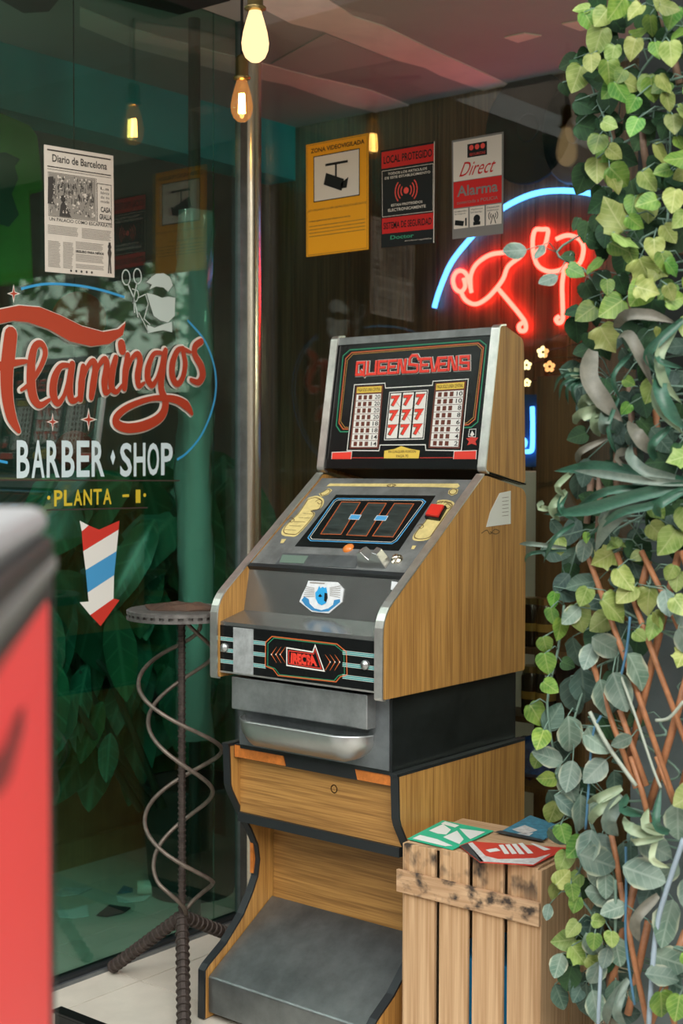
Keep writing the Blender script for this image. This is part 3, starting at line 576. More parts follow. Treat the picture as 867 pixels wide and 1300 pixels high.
G().slab(FH, [(.022, .02), (.578, .02), (.578, hl-.02), (.022, hl-.02)], -.01, 0).build('display_glass', M['black_gloss'], head)
zh = zf(390, 400, 867/300)
def H(pts): return FH.qs(pts, zh)
bp = [(157, 128), (635, 92), (657, 108), (626, 390), (600, 410), (575, 412)]
def off(pts, k, c=None):
    c = c or Vector((sum(p[0] for p in pts)/len(pts), sum(p[1] for p in pts)/len(pts)))
    return [tuple(c+(Vector(p)-c)*k) for p in pts]
for nm, sx, m in (('green_border', 0, 'p_green'), ('orange_border', 10, 'p_orange'), ('gold_border', 16, 'p_gold')):
    pts = [(152, 428-sx), (122+sx, 428-sx), (107+sx, 406-sx), (132+sx, 150+sx), (157+sx*.7, 128+sx), (635-sx*.7, 93+sx), (657-sx, 110+sx), (626-sx, 392-sx), (602-sx, 412-sx), (576, 413-sx)]
    G().rib(FH, H(pts), .0035 if sx < 16 else .0022, .0008).build(nm, M[m], head)
tqz = zf(440, 440, 867/180)
tA, tB, tC, tD = [Vector(p) for p in FH.qs([(58, 184), (758, 146), (758, 52), (66, 92)], tqz)]
def tp(x, y): return tuple((tA*(1-x)+tB*x)*(1-y)+(tD*(1-x)+tC*x)*y)
glyph = {'Q': [[(.9, .0), (.1, 0), (.1, 1), (.9, 1), (.9, 0)], [(.55, .3), (1.0, -.1)]], 'U': [[(.05, 1), (.05, 0), (.95, 0), (.95, 1)]], 'E': [[(.95, 0), (.08, 0), (.08, 1), (.95, 1)], [(.08, .5), (.8, .5)]],
 'N': [[(.05, 0), (.1, 1), (.35, 1), (.7, 0), (.95, 0), (.95, 1)]], 'V': [[(.05, 1), (.3, 0), (.6, 0), (.95, 1)]], 'S': [[(.95, .82), (.95, 1), (.1, 1), (.1, .52), (.95, .48), (.95, 0), (.05, 0), (.05, .16)]],
 'B': [[(1.05, 1.0), (.82, 1.34), (.32, 1.34), (.10, 1.08), (.10, .62), (.92, .52), (.95, .08), (.82, 0), (-.30, 0)]], "'": [[(.5, 1), (.4, .72)]]}
lay = [('Q', .0, .085), ('U', .105, .085), ('E', .205, .075), ('E', .295, .075), ('N', .385, .065), ("'", .442, .02), ('B', .478, .085), ('E', .580, .075), ('V', .668, .07), ('E', .735, .07), ('N', .820, .075), ('S', .915, .08)]
for wd, l, m, nm in ((.0122, .0008, 'p_white', 'title_outline'), (.0092, .0030, 'p_brown', 'title_inline'), (.0078, .0050, 'p_redbright', 'title_letter')):
    for ii, (ch, x0, wx) in enumerate(lay):
        g = G()
        for kk_, pth in enumerate(glyph[ch]):
            pp_ = [tp(x0+wx*x, .10+.80*y) for x, y in pth]; lz = l+.00012*(ii % 2)+.0003*kk_
            d0 = (Vector(pp_[0])-Vector(pp_[1])).normalized()*wd*.45; d1 = (Vector(pp_[-1])-Vector(pp_[-2])).normalized()*wd*.45
            pp_[0] = tuple(Vector(pp_[0])+d0); pp_[-1] = tuple(Vector(pp_[-1])+d1)
            g.rib(FH, pp_, wd, lz)
        g.build(nm, M[m], head)
# white contour around pay tables
G().rib(FH, H([(174, 256), (286, 250), (288, 268), (460, 258), (462, 243), (592, 235), (566, 498), (436, 496), (434, 476), (268, 477), (264, 498), (147, 497)]), .0026, .0012, True).build('contour_line', M['p_white'], head)
for (tl, tr, br, bl), vals in (([(180, 262), (280, 257), (262, 490), (155, 490)], (20, 20, 20, 20, 18, 18, 14, 14)), ([(470, 250), (584, 242), (560, 490), (445, 488)], (10, 10, 8, 8, 6, 6, 4, 2))):
    A, B_, C_, D_ = [Vector(p) for p in H([tl, tr, br, bl])]
    def bl_(s, t): return tuple((A*(1-s)+B_*s)*(1-t)+(D_*(1-s)+C_*s)*t)
    G().poly(FH, [bl_(0, 0), bl_(1, 0), bl_(1, 1), bl_(0, 1)], .0010).build('pay_table', M['p_brown'], head)
    G().poly(FH, [bl_(.05, .015), bl_(.95, .015), bl_(.95, .11), bl_(.05, .11)], .0016).build('table_heading', M['p_yellow'], head)
    G().text(FH, 'PAGA SOLO LINEA CENTRAL', ([bl_(.09, .09), bl_(.92, .09), bl_(.92, .035), bl_(.09, .035)], 0), .0022, bold=.01).build('heading_writing', M['p_dkbrown'], head)
    gw = G(); gk = G(); gn = G()
    for r in range(8):
        t0 = .135+r*.106; t1 = t0+.098
        gw.poly(FH, [bl_(.06, t0), bl_(.95, t0), bl_(.95, t1), bl_(.06, t1)], .0016)
        for c in range(3): gk.poly(FH, [bl_(.14+c*.19, t0+.014), bl_(.26+c*.19, t0+.014), bl_(.26+c*.19, t1-.014), bl_(.14+c*.19, t1-.014)], .0020)
        s = str(vals[r]); a = .74 if len(s) > 1 else .82
        gn.text(FH, s, ([bl_(a, t1-.016), bl_(.93, t1-.016), bl_(.93, t0+.016), bl_(a, t0+.016)], 0), .0022, bold=.01)
    gw.build('table_row', M['p_white'], head, stuff=True); gk.build('table_symbol', M['p_brown'], head, stuff=True); gn.build('table_number', M['p_black'], head, stuff=True)
A, B_, C_, D_ = [Vector(p) for p in H([(303, 284), (444, 275), (428, 455), (284, 458)])]
def bl_(s, t): return tuple((A*(1-s)+B_*s)*(1-t)+(D_*(1-s)+C_*s)*t)
G().rib(FH, [bl_(0, 0), bl_(1, 0), bl_(1, 1), bl_(0, 1)], .0022, .0012, True).build('reel_outline', M['p_white'], head)
gw = G(); gs = G(); gk = G()
for c in range(3):
    a, b = .04+c*.325, .04+c*.325+.28
    gw.poly(FH, [bl_(a, .03), bl_(b, .03), bl_(b, .97), bl_(a, .97)], .0014)
    for r in range(3):
        t = .06+r*.305
        gs.text(FH, '7', ([bl_(a+.05, t+.24), bl_(b-.05, t+.24), bl_(b-.03, t+.02), bl_(a+.03, t+.02)], 0), .0024, bold=.06)
        gk.text(FH, '7', ([bl_(a+.02, t+.25), bl_(b-.05, t+.25), bl_(b-.02, t+.01), bl_(a+.01, t+.01)], 0), .0018, bold=.09)
gk.rib(FH, [bl_(.1, .1), bl_(.9, .9)], .001, .0016).rib(FH, [bl_(.9, .1), bl_(.1, .9)], .001, .0016).rib(FH, [bl_(.1, .5), bl_(.9, .5)], .001, .0016)
gw.build('reel_strip', M['p_white'], head, stuff=True); gk.build('seven_shadow', M['p_dkbrown'], head, stuff=True); gs.build('seven_symbol', M['p_redbright'], head, stuff=True)
G().poly(FH, H([(284, 498), (320, 492), (346, 481), (378, 491), (414, 497), (410, 526), (282, 526)]), .0014).build('yellow_label', M['p_yellow'], head)
G().text(FH, 'EN CUALQUIER POSICION', (H([(300, 508), (400, 507), (400, 496), (300, 497)]), 0), .002, bold=.01).text(FH, 'PAGA 70', (H([(328, 523), (372, 522), (372, 512), (328, 513)]), 0), .002, bold=.01).build('label_writing', M['p_dkbrown'], head)
for a in ([(92, 504), (165, 501), (162, 534), (90, 535)], [(540, 500), (622, 497), (620, 531), (537, 532)]):
    G().poly(FH, H(a), .0014).build('red_lamp', M['p_redbright'], head); G().rib(FH, H(a), .0018, .0016, True).build('lamp_outline', M['p_white'], head)
for yy, m in ((524, 'p_red'), (534, 'p_green')): G().rib(FH, H([(165, yy), (284, yy)]), .002, .0012).rib(FH, H([(414, yy), (540, yy-1)]), .002, .0012).build('accent_line', M[m], head)
# small jester mark beside the table
G().rib(FH, H([(596, 420), (620, 418), (618, 448), (592, 446)]), .0016, .0012, True).poly(FH, H([(598, 440), (606, 424), (614, 438), (606, 446)]), .0012).build('maker_card', M['p_white'], head)
G().poly(FH, H([(584, 452), (598, 450), (604, 444), (612, 450), (628, 450), (618, 464), (622, 478), (604, 472), (588, 478), (594, 464)]), .0012).build('maker_figure', M['p_red'], head)

# ------------------------------------------------------------------ brake-disc table
f1 = Vector((-.447, .026, .018)); f2 = Vector((.06, -.165, .018)); hub = None
ctr = Vector((-.16, .03, 0))
ctr = at(231, 1163, 0, -.16); ctr = Vector((-.16, ctr.y, ctr.z))
bt = thing('brake_disc_table', 'slim side table made of rebar rods and an iron brake disc', 'table', (ctr.x, ctr.y, 0))
def rebar(name, a, b, r, parent, rib=.010):
    a, b = Vector(a), Vector(b); n = max(2, int((b-a).length/rib)); pts = []; rs = []
    for i in range(n+1):
        for dt, k in ((0, 1.0), (.45, 1.0), (.5, 1.24), (.75, 1.24), (.8, 1.0)):
            t = (i+dt)/n
            if t <= 1: pts.append(a.lerp(b, t)); rs.append(r*k)
    return G().tube(pts, rs, 10).build(name, M['rebar'], parent, smooth=False)
ztop = at(218, 775, 1, ctr.y); dz = at(ctr.x, 0, 0, 0) if False else None
zt_ = dep(218, 778, (ctr-CAM).dot(Fv)).z
rebar('post', ctr, (ctr.x, ctr.y, zt_-.01), .010, bt, .016)
for a, b in ((f1, ctr), (f2, ctr), ((ctr.x-.02, ctr.y+.40, .018), ctr)):
    rebar('leg', Vector(b)+Vector((0, 0, .0)), a, .0165, bt, .022)
c_ = (ctr.x, ctr.y, zt_)
G().lathe([(0, .012), (.05, .012), (.052, .016), (.152, .016), (.157, .013), (.157, .004), (.148, .004), (.148, -.004), (.157, -.004), (.157, -.012), (.05, -.010), (.045, -.016), (0, -.016)], c_, 40).build('disc_top', M['disc_iron'], bt)
g = G()
for k in range(36):
    a = k*2*math.pi/36; g.box((.146, -.006, -.005), (.155, .006, .005), Matrix.Translation(c_) @ Matrix.Rotation(a, 4, 'Z'))
g.build('cooling_vane', M['disc_iron'], bt, stuff=True)
fh = Vector((Fv.x, Fv.y, 0)).normalized()
for t0, r0_, tn in ((.21, .105, 2.15), (.34, .085, 2.05)):
    pts = []
    for k in range(81):
        t = k/80; zz = (zt_-.012)*(1-t)+(ctr.z+.01)*t
        rr = r0_*(1.25-.35*t)*min(1, .35+t*5)*min(1, .3+(1-t)*6)
        ang = math.pi+(t-t0)*tn*2*math.pi; pts.append(ctr*1.0+R0*(rr*math.cos(ang))+fh*(rr*math.sin(ang))+Vector((0, 0, zz-ctr.z)))
    G().tube(pts, .0062, 8).build('spiral_rod', M['rod_iron'], bt, smooth=True)
g = G(); n = 18; vs = [Vector(c_)+Vector((0.01, -.0, .022))]
for ring, (rr, hh) in enumerate(((.06, .026), (.105, .018))):
    for k in range(n):
        a = 2*math.pi*k/n; rq = rr*(1+.18*math.sin(3*a+1)+.12*random.uniform(-1, 1)); vs.append(Vector(c_)+Vector((rq*math.cos(a), rq*math.sin(a)*.8, hh+random.uniform(-.002, .010))))
fs = [(0, 1+k, 1+(k+1) % n) for k in range(n)]+[(1+k, 1+n+k, 1+n+(k+1) % n, 1+(k+1) % n) for k in range(n)]
o = g.add(vs, fs).build('leather_scrap', M['leather']); o.modifiers.new('thick', 'SOLIDIFY').thickness = .004
tag(o, 'crumpled brown leather scrap lying on the brake disc table', 'leather scrap')

# ------------------------------------------------------------------ crate
ca = math.radians(4); cu = Vector((math.cos(ca), math.sin(ca), 0)); cv = Vector((-math.sin(ca), math.cos(ca), 0))
A0 = Vector((.66, .008, 0)); CH, CW, CD = .604, .365, .30
MC = Matrix(((cu.x, cv.x, 0, A0.x), (cu.y, cv.y, 0, A0.y), (0, 0, 1, 0), (0, 0, 0, 1)))
cr = thing('wooden_crate', 'weathered wooden fruit crate standing on end beside the slot machine', 'crate', tuple(A0+cu*.18+cv*.15))
def cbox(name, a, b, m, parent=cr, bevel=.0015): return G().box(a, b, MC).build(name, M[m], parent, bevel=bevel)
FCr = Frame(A0, cu, (0, 0, 1)); ub = [FCr.q(x, 1180)[0] for x in (512, 551.5, 557, 593.5, 599, 638, 643.5, 682)]
for k in range(4): cbox('slat', (ub[2*k]+.0005, 0, .0), (ub[2*k+1], .011, CH-random.uniform(0, .006)), 'slat_scorched')
CWr = ub[7]
cbox('corner_post', (CWr-.018, .012, 0), (CWr-.002, .05, CH-.02), 'crate_z')
cbox('corner_post', (.002, .012, 0), (.02, .05, CH-.02), 'crate_z')
for k, (a, b) in enumerate(((.0, .145), (.152, CD))): cbox('side_board', (CWr-.001, a, 0), (CWr+.010, b, CH-.008+.004*k), 'crate_z')
for k, (a, b) in enumerate(((.0, .145), (.152, CD))): cbox('side_board', (-.010, a+.012, 0), (-.000, b, CH-.008), 'crate_z')
cbox('back_board', (0, CD-.012, 0), (CWr, CD, CH-.01), 'crate_z')
u0, v0 = FCr.q(506, 1113); u1, v1 = FCr.q(687, 1152)
zc = (FCr.q(508, 1104)[1]+FCr.q(508, 1128)[1])/2; zc2 = (FCr.q(686, 1146)[1]+FCr.q(686, 1174)[1])/2
FCb = Frame(A0-cv*.012, cu, (0, 0, 1))
G().slab(FCb, [(u0, zc-.029), (u1, zc2-.029), (u1, zc2+.027), (u0, zc+.027)], -.0115, .0).build('batten', M['batten_scorched'], cr, bevel=.002)
for a, b in ((.014, .115), (.122, .215), (.222, CD-.013)): cbox('top_board', (.002, a, CH-.012), (CWr-.003, b, CH-.0005-random.uniform(0, .002)), 'crate_x')
tb = G().prism([MC @ Vector(p) for p in ((.10, .03, .02), (.34, .03, .02), (.34, .25, .02), (.10, .25, .02))], (0, 0, .32)).build('plastic_tub', M['tub_blue'], None, bevel=.01)
tag(tb, 'bright blue plastic tub inside the crate seen between its slats', 'tub')
# flyers on the crate
FT = Frame((0, 0, CH+.0015), (1, 0, 0), (0, 1, 0))
def T2(pts): return FT.qs(pts, zf(500, 1000, 867/240))
def flyer(name, base, bm, label, pieces, z=0.0):
    o = thing(name, label, 'flyer', FT.P(*T2(base)[0], z))
    G().slab(FT, T2(base), z, z+.0015).build('sheet', M[bm], o)
    for nm, m, ps in pieces:
        g = G()
        for p in ps: g.poly(FT, T2(p), z+.002)
        g.build(nm, M[m], o)
    return o
flyer('flyer', [(62, 236), (225, 152), (458, 200), (270, 286)], 'flyer_green', 'green and white flyer on top of the crate',
      [('print_band', 'flyer_white', [[(85, 236), (120, 220), (200, 240), (270, 270), (235, 272)], [(160, 200), (225, 170), (262, 196), (240, 218), (200, 214)], [(225, 230), (290, 200), (320, 240), (300, 262), (262, 246)], [(300, 190), (420, 206), (350, 240), (330, 222)], [(215, 168), (235, 158), (300, 176), (280, 186)]])])
flyer('flyer', [(300, 272), (352, 252), (800, 282), (640, 362), (395, 348)], 'flyer_red', 'red flyer with white lettering on the front of the crate top',
      [('print_band', 'flyer_pale', [[(340, 262), (360, 258), (420, 320), (480, 335), (650, 330), (720, 310), (640, 360), (400, 346)]]),
       ('print_edge', 'flyer_dark', [[(302, 274), (338, 262), (412, 345), (395, 348)]]),
       ('print_letter', 'flyer_white', [[(420, 292), (470, 284), (490, 296), (440, 304)], [(480, 270), (500, 268), (530, 310), (508, 312)], [(510, 268), (530, 266), (565, 310), (542, 312)], [(540, 266), (560, 264), (600, 312), (575, 312)], [(570, 262), (590, 260), (640, 308), (615, 310)], [(640, 262), (720, 290), (690, 296), (626, 262)]])], .002)
flyer('flyer', [(480, 210), (625, 130), (740, 170), (735, 210), (680, 248)], 'flyer_blue', 'dark blue printed flyer at the back of the crate top',
      [('print_band', 'flyer_dark', [[(458, 208), (490, 200), (690, 244), (680, 252)]]), ('print_spot', 'flyer_pale', [[(540, 196), (600, 176), (660, 200), (600, 218)], [(560, 214), (640, 212), (620, 226)]])], .0008)

# ------------------------------------------------------------------ lettering and papers on the left pane
zl = zf(0, 340, 867/330)
def L2(pts): return [tuple(p) for p in FL.qs(pts, zl)]
fm = thing('script_lettering', 'red script lettering with white outline reading Flamingos on the glass', 'lettering', FL.P(*FL.q(100, 600)))
strokes = {
 'F': [([(32, 222), (24, 290), (18, 350), (20, 430), (34, 500), (58, 545)], [44, 46, 44, 40, 34, 14]), ([(-30, 335), (20, 322), (82, 312)], [26, 24, 12])],
 'l': [([(66, 408), (95, 385), (128, 335), (146, 285), (134, 254), (112, 262), (100, 310), (98, 380), (106, 432), (128, 458), (160, 440)], [10, 14, 16, 18, 18, 22, 28, 32, 30, 20, 10])],
 'a': [([(222, 325), (196, 330), (176, 370), (172, 420), (186, 452), (206, 430), (222, 380), (232, 328)], [14, 18, 26, 28, 20, 14, 16, 20]), ([(236, 322), (226, 390), (232, 438), (250, 440), (268, 415)], [22, 26, 24, 14, 10])],
 'm': [([(272, 330), (266, 385), (262, 438)], [20, 26, 20]), ([(264, 400), (284, 335), (304, 312), (312, 335), (304, 390), (298, 432)], [10, 14, 20, 24, 26, 20]), ([(302, 390), (322, 330), (342, 305), (350, 325), (342, 380), (346, 416), (362, 408)], [10, 14, 20, 24, 26, 20, 10])],
 'i': [([(380, 300), (368, 350), (366, 398), (382, 414), (400, 392)], [20, 26, 24, 16, 10]), ([(399, 255), (401, 275)], [30, 30])],
 'n': [([(420, 292), (412, 345), (408, 402)], [20, 26, 20]), ([(410, 365), (432, 305), (452, 288), (460, 310), (452, 360), (456, 394), (474, 384)], [10, 14, 20, 24, 26, 18, 10])],
 'g': [([(530, 284), (506, 288), (488, 330), (486, 370), (500, 392), (516, 370), (530, 330), (540, 284)], [14, 16, 24, 26, 20, 14, 16, 20]), ([(545, 276), (536, 340), (530, 400), (545, 450), (530, 495), (480, 525), (420, 535), (382, 520), (384, 494), (425, 462), (500, 436), (570, 438), (612, 458), (632, 486)], [20, 24, 26, 28, 30, 32, 30, 28, 24, 20, 16, 24, 32, 14])],
 'o': [([(604, 268), (584, 278), (568, 320), (568, 364), (584, 388), (602, 366), (610, 320), (604, 276), (628, 282)], [14, 20, 26, 26, 20, 20, 22, 18, 10])],
 's': [([(664, 246), (644, 262), (642, 290), (662, 326), (668, 358), (654, 382), (628, 374)], [22, 24, 24, 28, 28, 22, 14])],
}
kz = (Vector(FL.q(100, 500))-Vector(FL.q(138.1, 500))).length/100
def stroke(g, pts, ws, l, extra):
    P = L2(pts); n = 5; sp_ = [tuple(p) for p in smooth_path(P, n)]; wv = []
    for i in range(len(ws)-1):
        for k in range(n): wv.append(ws[i]+(ws[i+1]-ws[i])*k/n)
    wv.append(ws[-1]); wv = [(a+extra)*kz*.86 for a in wv]
    g.rib(FL, sp_, wv, l, rise=.0012)
    for e in (0, -1): g.disc(FL, sp_[e][0], sp_[e][1], wv[e]/2, l+(.0013 if e else .0001), 10)
for i, (nm, ss) in enumerate(strokes.items()):
    for ex, m, l, nn in ((11, 'script_white', .0006, 'letter_outline'), (0, 'script_red', .0062, 'letter')):
        g = G()
        for k, (pts, ws) in enumerate(ss): stroke(g, pts, ws, l+.0005*i+.0003*k, ex)
        g.build(nn, M[m], fm)
sw = [(-60, 150), (0, 138), (60, 126), (130, 132), (200, 160), (270, 195), (340, 214), (390, 205), (415, 183), (405, 225), (360, 254), (300, 262), (230, 246), (160, 206), (90, 182), (40, 177), (0, 186), (-60, 205)]
P = L2(sw); G().rib(FL, P, .006, .0006, True).build('letter_outline', M['script_white'], fm); G().poly(FL, P, .0062).build('swash', M['script_red'], fm)
for (cx, cy, rx, ry), lb in (((45, 86, 22, 32), 'red four-point star above the script lettering'), ((175, 514, 20, 32), 'small red star under the script lettering, nearer its first letter'), ((295, 506, 28, 40), 'larger red star under the middle of the script lettering')):
    st_ = thing('star_decal', lb, 'decal', FL.P(*FL.q(*zl(cx, cy))), 'star decals on the glass')
    for k, m, l, nn in ((1.0, 'script_white', .0006, 'star_outline'), (.66, 'script_red', .0012, 'star')):
        G().poly(FL, L2([(cx, cy-ry*k), (cx+rx*.2*k, cy-ry*.2*k), (cx+rx*k, cy), (cx+rx*.2*k, cy+ry*.2*k), (cx, cy+ry*k), (cx-rx*.2*k, cy+ry*.2*k), (cx-rx*k, cy), (cx-rx*.2*k, cy-ry*.2*k)]), l).build(nn, M[m], st_)
bs = thing('shop_lettering', 'pale blue capital lettering reading BARBER SHOP on the glass', 'lettering', FL.P(*FL.q(120, 610)))
def word(s, x0, x1, yt0, yb0, yt1, yb1, m, parent, bold=.02):
    n = len(s); 
    for i, ch in enumerate(s):
        t0 = i/n; t1 = (i+.86)/n
        a0 = x0+(x1-x0)*t0; a1 = x0+(x1-x0)*t1
        f = lambda A, B, t: A+(B-A)*t
        G().text(FL, ch, (L2([(a0, f(yb0, yb1, t0)), (a1, f(yb0, yb1, t1)), (a1, f(yt0, yt1, t1)), (a0, f(yt0, yt1, t0))]), 0), .0008, bold=bold).build('letter', M[m], parent)
word('BARBER', 55, 355, 575, 702, 577, 696, 'sign_paleblue', bs); word('SHOP', 400, 582, 584, 698, 584, 690, 'sign_paleblue', bs)
G().poly(FL, L2([(376, 606), (384, 632), (376, 658), (368, 632)]), .0008).build('diamond', M['sign_paleblue'], bs)
pl = thing('floor_lettering', 'yellow lettering reading PLANTA -1 below the barber shop name', 'lettering', FL.P(*FL.q(120, 645)))
word('PLANTA', 180, 376, 742, 796, 736, 788, 'sign_yellow', pl)
G().text(FL, '1', (L2([(452, 784), (468, 784), (468, 740), (452, 740)]), 0), .0008, bold=.02).build('letter', M['sign_yellow'], pl)
G().poly(FL, L2([(408, 756), (430, 755), (430, 764), (408, 765)]), .0008).build('dash', M['sign_yellow'], pl)
for cx, cy in ((162, 767), (482, 758)): u, v = FL.q(*zl(cx, cy)); G().disc(FL, u, v, .006, .0008, 10).build('dot', M['sign_yellow'], pl)
for a, lb in (([(0, 708), (600, 710)], 'thin dark rule under the barber shop lettering'), ([(155, 808), (492, 800)], 'thin dark rule under the yellow lettering')):
    tag(G().rib(FL, L2(a), .004, .0006).build('rule_decal', M['sign_line']), lb, 'decal')
rg = thing('ring_decal', 'thin blue ring line painted around the script lettering', 'decal', FL.P(*FL.q(270, 600)))
for a in ([(70, 70), (150, 54), (250, 58), (340, 75), (415, 98)], [(625, 175), (680, 240), (712, 320), (720, 400), (705, 480), (670, 560), (625, 615), (590, 640)], [(-60, 610), (-20, 638), (25, 650)]):
    G().rib(FL, [tuple(p) for p in smooth_path(L2(a), 6)], .0075, .0006).build('arc', M['sign_blue'], rg)
z3 = zf(0, 600, 867/330)
ba = thing('arrow_decal', 'red white and blue striped barber arrow pointing down on the glass', 'decal', FL.P(*FL.q(126, 795)))
for pts, m in (([(265, 160), (295, 176), (272, 196)], 'p_white'), ([(272, 196), (295, 176), (330, 190), (398, 160), (395, 190), (277, 262)], 'p_red'), ([(277, 262), (395, 190), (388, 262), (285, 325)], 'p_white'), ([(285, 325), (388, 262), (380, 342), (292, 400)], 'p_blue'), ([(292, 400), (380, 342), (378, 420), (300, 475), (265, 432), (295, 430)], 'p_white'), ([(300, 475), (378, 420), (398, 425), (335, 512)], 'p_red')):
    G().poly(FL, FL.qs(pts, z3), .0008).build('stripe', M[m], ba)
sd = thing('barber_decal', 'pale outline decal of a bearded barber head holding scissors', 'decal', FL.P(*FL.q(200, 425)))
G().poly(FL, L2([(488, 48), (505, 30), (520, 20), (545, 18), (565, 30), (576, 58), (560, 80), (545, 66), (520, 62), (498, 72), (506, 56)]), .0008).build('hair', M['decal_pale'], sd)
G().poly(FL, L2([(488, 84), (515, 90), (540, 100), (560, 96), (584, 100), (582, 160), (560, 182), (535, 176), (512, 160), (502, 130)]), .0008).build('beard', M['decal_pale'], sd)
g = G()
for cx, cy in ((420, 32), (458, 28)):
    u, v = FL.q(*zl(cx, cy)); g.rib(FL, [(u+.016*math.cos(k/14*6.283), v+.023*math.sin(k/14*6.283)) for k in range(14)], .0035, .0008, True)
g.rib(FL, L2([(426, 54), (446, 100), (460, 165)]), .0045, .0008).rib(FL, L2([(456, 50), (446, 100), (448, 150)]), .004, .0008)
g.build('scissors', M['decal_pale'], sd)
G().rib(FL, L2([(440, 70), (458, 76), (462, 92), (456, 110), (442, 118)]), .003, .0008).rib(FL, L2([(460, 100), (485, 88), (494, 120), (480, 170), (500, 190)]), .003, .0008).rib(FL, L2([(462, 150), (478, 180), (495, 215)]), .003, .0008).build('arm_line', M['decal_pale'], sd)
G().poly(FL, L2([(490, 190), (515, 200), (540, 190), (572, 180), (574, 215), (545, 208), (520, 212), (492, 218)]), .0008).build('bow_tie', M['decal_pale'], sd)
# newspaper
npz = zf(0, 0, 867/330)
def N_(pts): return FL.qs(pts, npz)
nw = thing('newspaper_page', 'old printed newspaper page taped to the glass', 'newspaper', FL.P(*FL.q(100, 350)))
nA, nB, nC, nD = [Vector(p) for p in N_([(146, 482), (377, 520), (381, 926), (150, 906)])]
def nb(s, t): return tuple((nA*(1-s)+nB*s)*(1-t)+(nD*(1-s)+nC*s)*t)
def nq(s0, t0, s1, t1): return [nb(s0, t1), nb(s1, t1), nb(s1, t0), nb(s0, t0)]
G().slab(FL, [nb(0, 0), nb(1, 0), nb(1, 1), nb(0, 1)], .0004, .0012).build('page', M['paper'], nw)
gi = G(); gg = G(); gp = G()
gi.rib(FL, [nb(.04, .035), nb(.96, .035)], .004, .0018).rib(FL, [nb(.04, .165), nb(.96, .165)], .003, .0018).rib(FL, [nb(.04, .185), nb(.96, .185)], .0012, .0018)
gi.text(FL, 'Diario de Barcelona', (nq(.11, .065, .90, .125), 0), .0018, bold=.018).text(FL, 'CASA', (nq(.80, .43, .95, .475), 0), .002, bold=.03).text(FL, 'GRALLA', (nq(.78, .49, .96, .535), 0), .002, bold=.03)
gi.text(FL, 'UN PALACIO COMO ESCAPARATE', (nq(.06, .565, .97, .592), 0), .0018, bold=.012).text(FL, 'SEGURO PARA NIÑOS', (nq(.43, .80, .84, .825), 0), .0018, bold=.05)
gi.rib(FL, [nb(.75, .245), nb(.96, .245), nb(.96, .56), nb(.75, .56)], .0018, .0018, True)
gi.rib(FL, [nb(.05, .21), nb(.74, .21), nb(.74, .555), nb(.05, .555)], .0012, .0018, True)
gg.poly(FL, nq(.06, .215, .73, .55), .0015)
rs = random.Random(3)
for k in range(170):
    s = rs.uniform(.07, .70); t = rs.uniform(.22, .52); ww = rs.uniform(.004, .016); hh = rs.uniform(.01, .05)*(.4 if t > .42 else 1); gi.poly(FL, nq(s, t, s+ww, min(.548, t+hh)), .0019+.000004*k)
for k in range(90):
    s = rs.uniform(.07, .70); t = rs.uniform(.22, .52); gp.poly(FL, nq(s, t, s+rs.uniform(.004, .03), t+rs.uniform(.004, .02)), .0022+.000004*k)
gi.poly(FL, [nb(.2, .55), nb(.22, .46), nb(.26, .42), nb(.30, .46), nb(.37, .55)], .002).disc(FL, *nb(.26, .405), .010, .002, 10)
gi.poly(FL, [nb(.04, .46), nb(.05, .25), nb(.12, .24), nb(.15, .32), nb(.10, .42), nb(.14, .46)], .002)
for x0, x1, t0, t1 in ((.04, .48, .63, .70), (.52, .96, .625, .70), (.04, .22, .755, .96), (.25, .40, .755, .96), (.43, .84, .74, .79), (.43, .84, .84, .90), (.43, .84, .92, .955)):
    t = t0
    while t < t1: gg.rib(FL, [nb(x0, t), nb(x1-rs.uniform(0, .03), t)], .0022, .0016); t += .0125
for k in range(4):
    gi.text(FL, ('La', 'fabrica', 'de su', 'moda')[k], (nq(.80, .27+k*.035, .93, .292+k*.035), 0), .002)
gi.poly(FL, [nb(.90, .97), nb(.91, .84), nb(.895, .80), nb(.91, .77), nb(.945, .77), nb(.96, .80), nb(.945, .85), nb(.955, .97), nb(.932, .97), nb(.925, .88), nb(.918, .97)], .002).disc(FL, *nb(.928, .752), .0075, .002, 10).poly(FL, nq(.912, .715, .946, .742), .002)
for k in range(5): gi.disc(FL, *nb(.36+k*.075, .975), .004, .0018, 8)
gp.build('print_light', M['paper'], nw, stuff=True); gi.build('print_dark', M['ink'], nw, stuff=True); gg.build('print_grey', M['ink_grey'], nw, stuff=True)

# ------------------------------------------------------------------ posters on the right pane
zp = zf(370, 150, 867/390)
def quadf(pts, f=zp):
    a, b, c, d = [Vector(p) for p in FR.qs(pts, f)]
    fn = lambda s, t: tuple((a*(1-s)+b*s)*(1-t)+(d*(1-s)+c*s)*t)
    return fn
def poster(name, label, cat, corners, m):
    b = quadf(corners); c = FR.P(*b(.5, 1)); o = thing(name, label, cat, c)
    G().slab(FR, [b(0, 0), b(1, 0), b(1, 1), b(0, 1)], .0004, .0014).build('sheet', M[m], o)
    def R_(s0, t0, s1, t1): return [b(s0, t1), b(s1, t1), b(s1, t0), b(s0, t0)]
    return o, b, R_
o, b, Q = poster('warning_poster', 'orange video surveillance warning poster with camera picture', 'poster', [(42, 76), (218, 42), (218, 370), (43, 392)], 'poster_orange')
G().text(FR, 'ZONA VIDEOVIGILADA', (Q(.08, .045, .94, .085), 0), .002, bold=.02).rib(FR, [b(.13, .12), b(.86, .12), b(.86, .52), b(.13, .52)], .003, .0022, True).build('print_black', M['p_black'], o)
G().poly(FR, Q(.13, .12, .86, .52), .0018).build('picture_field', M['stk_cream'], o)
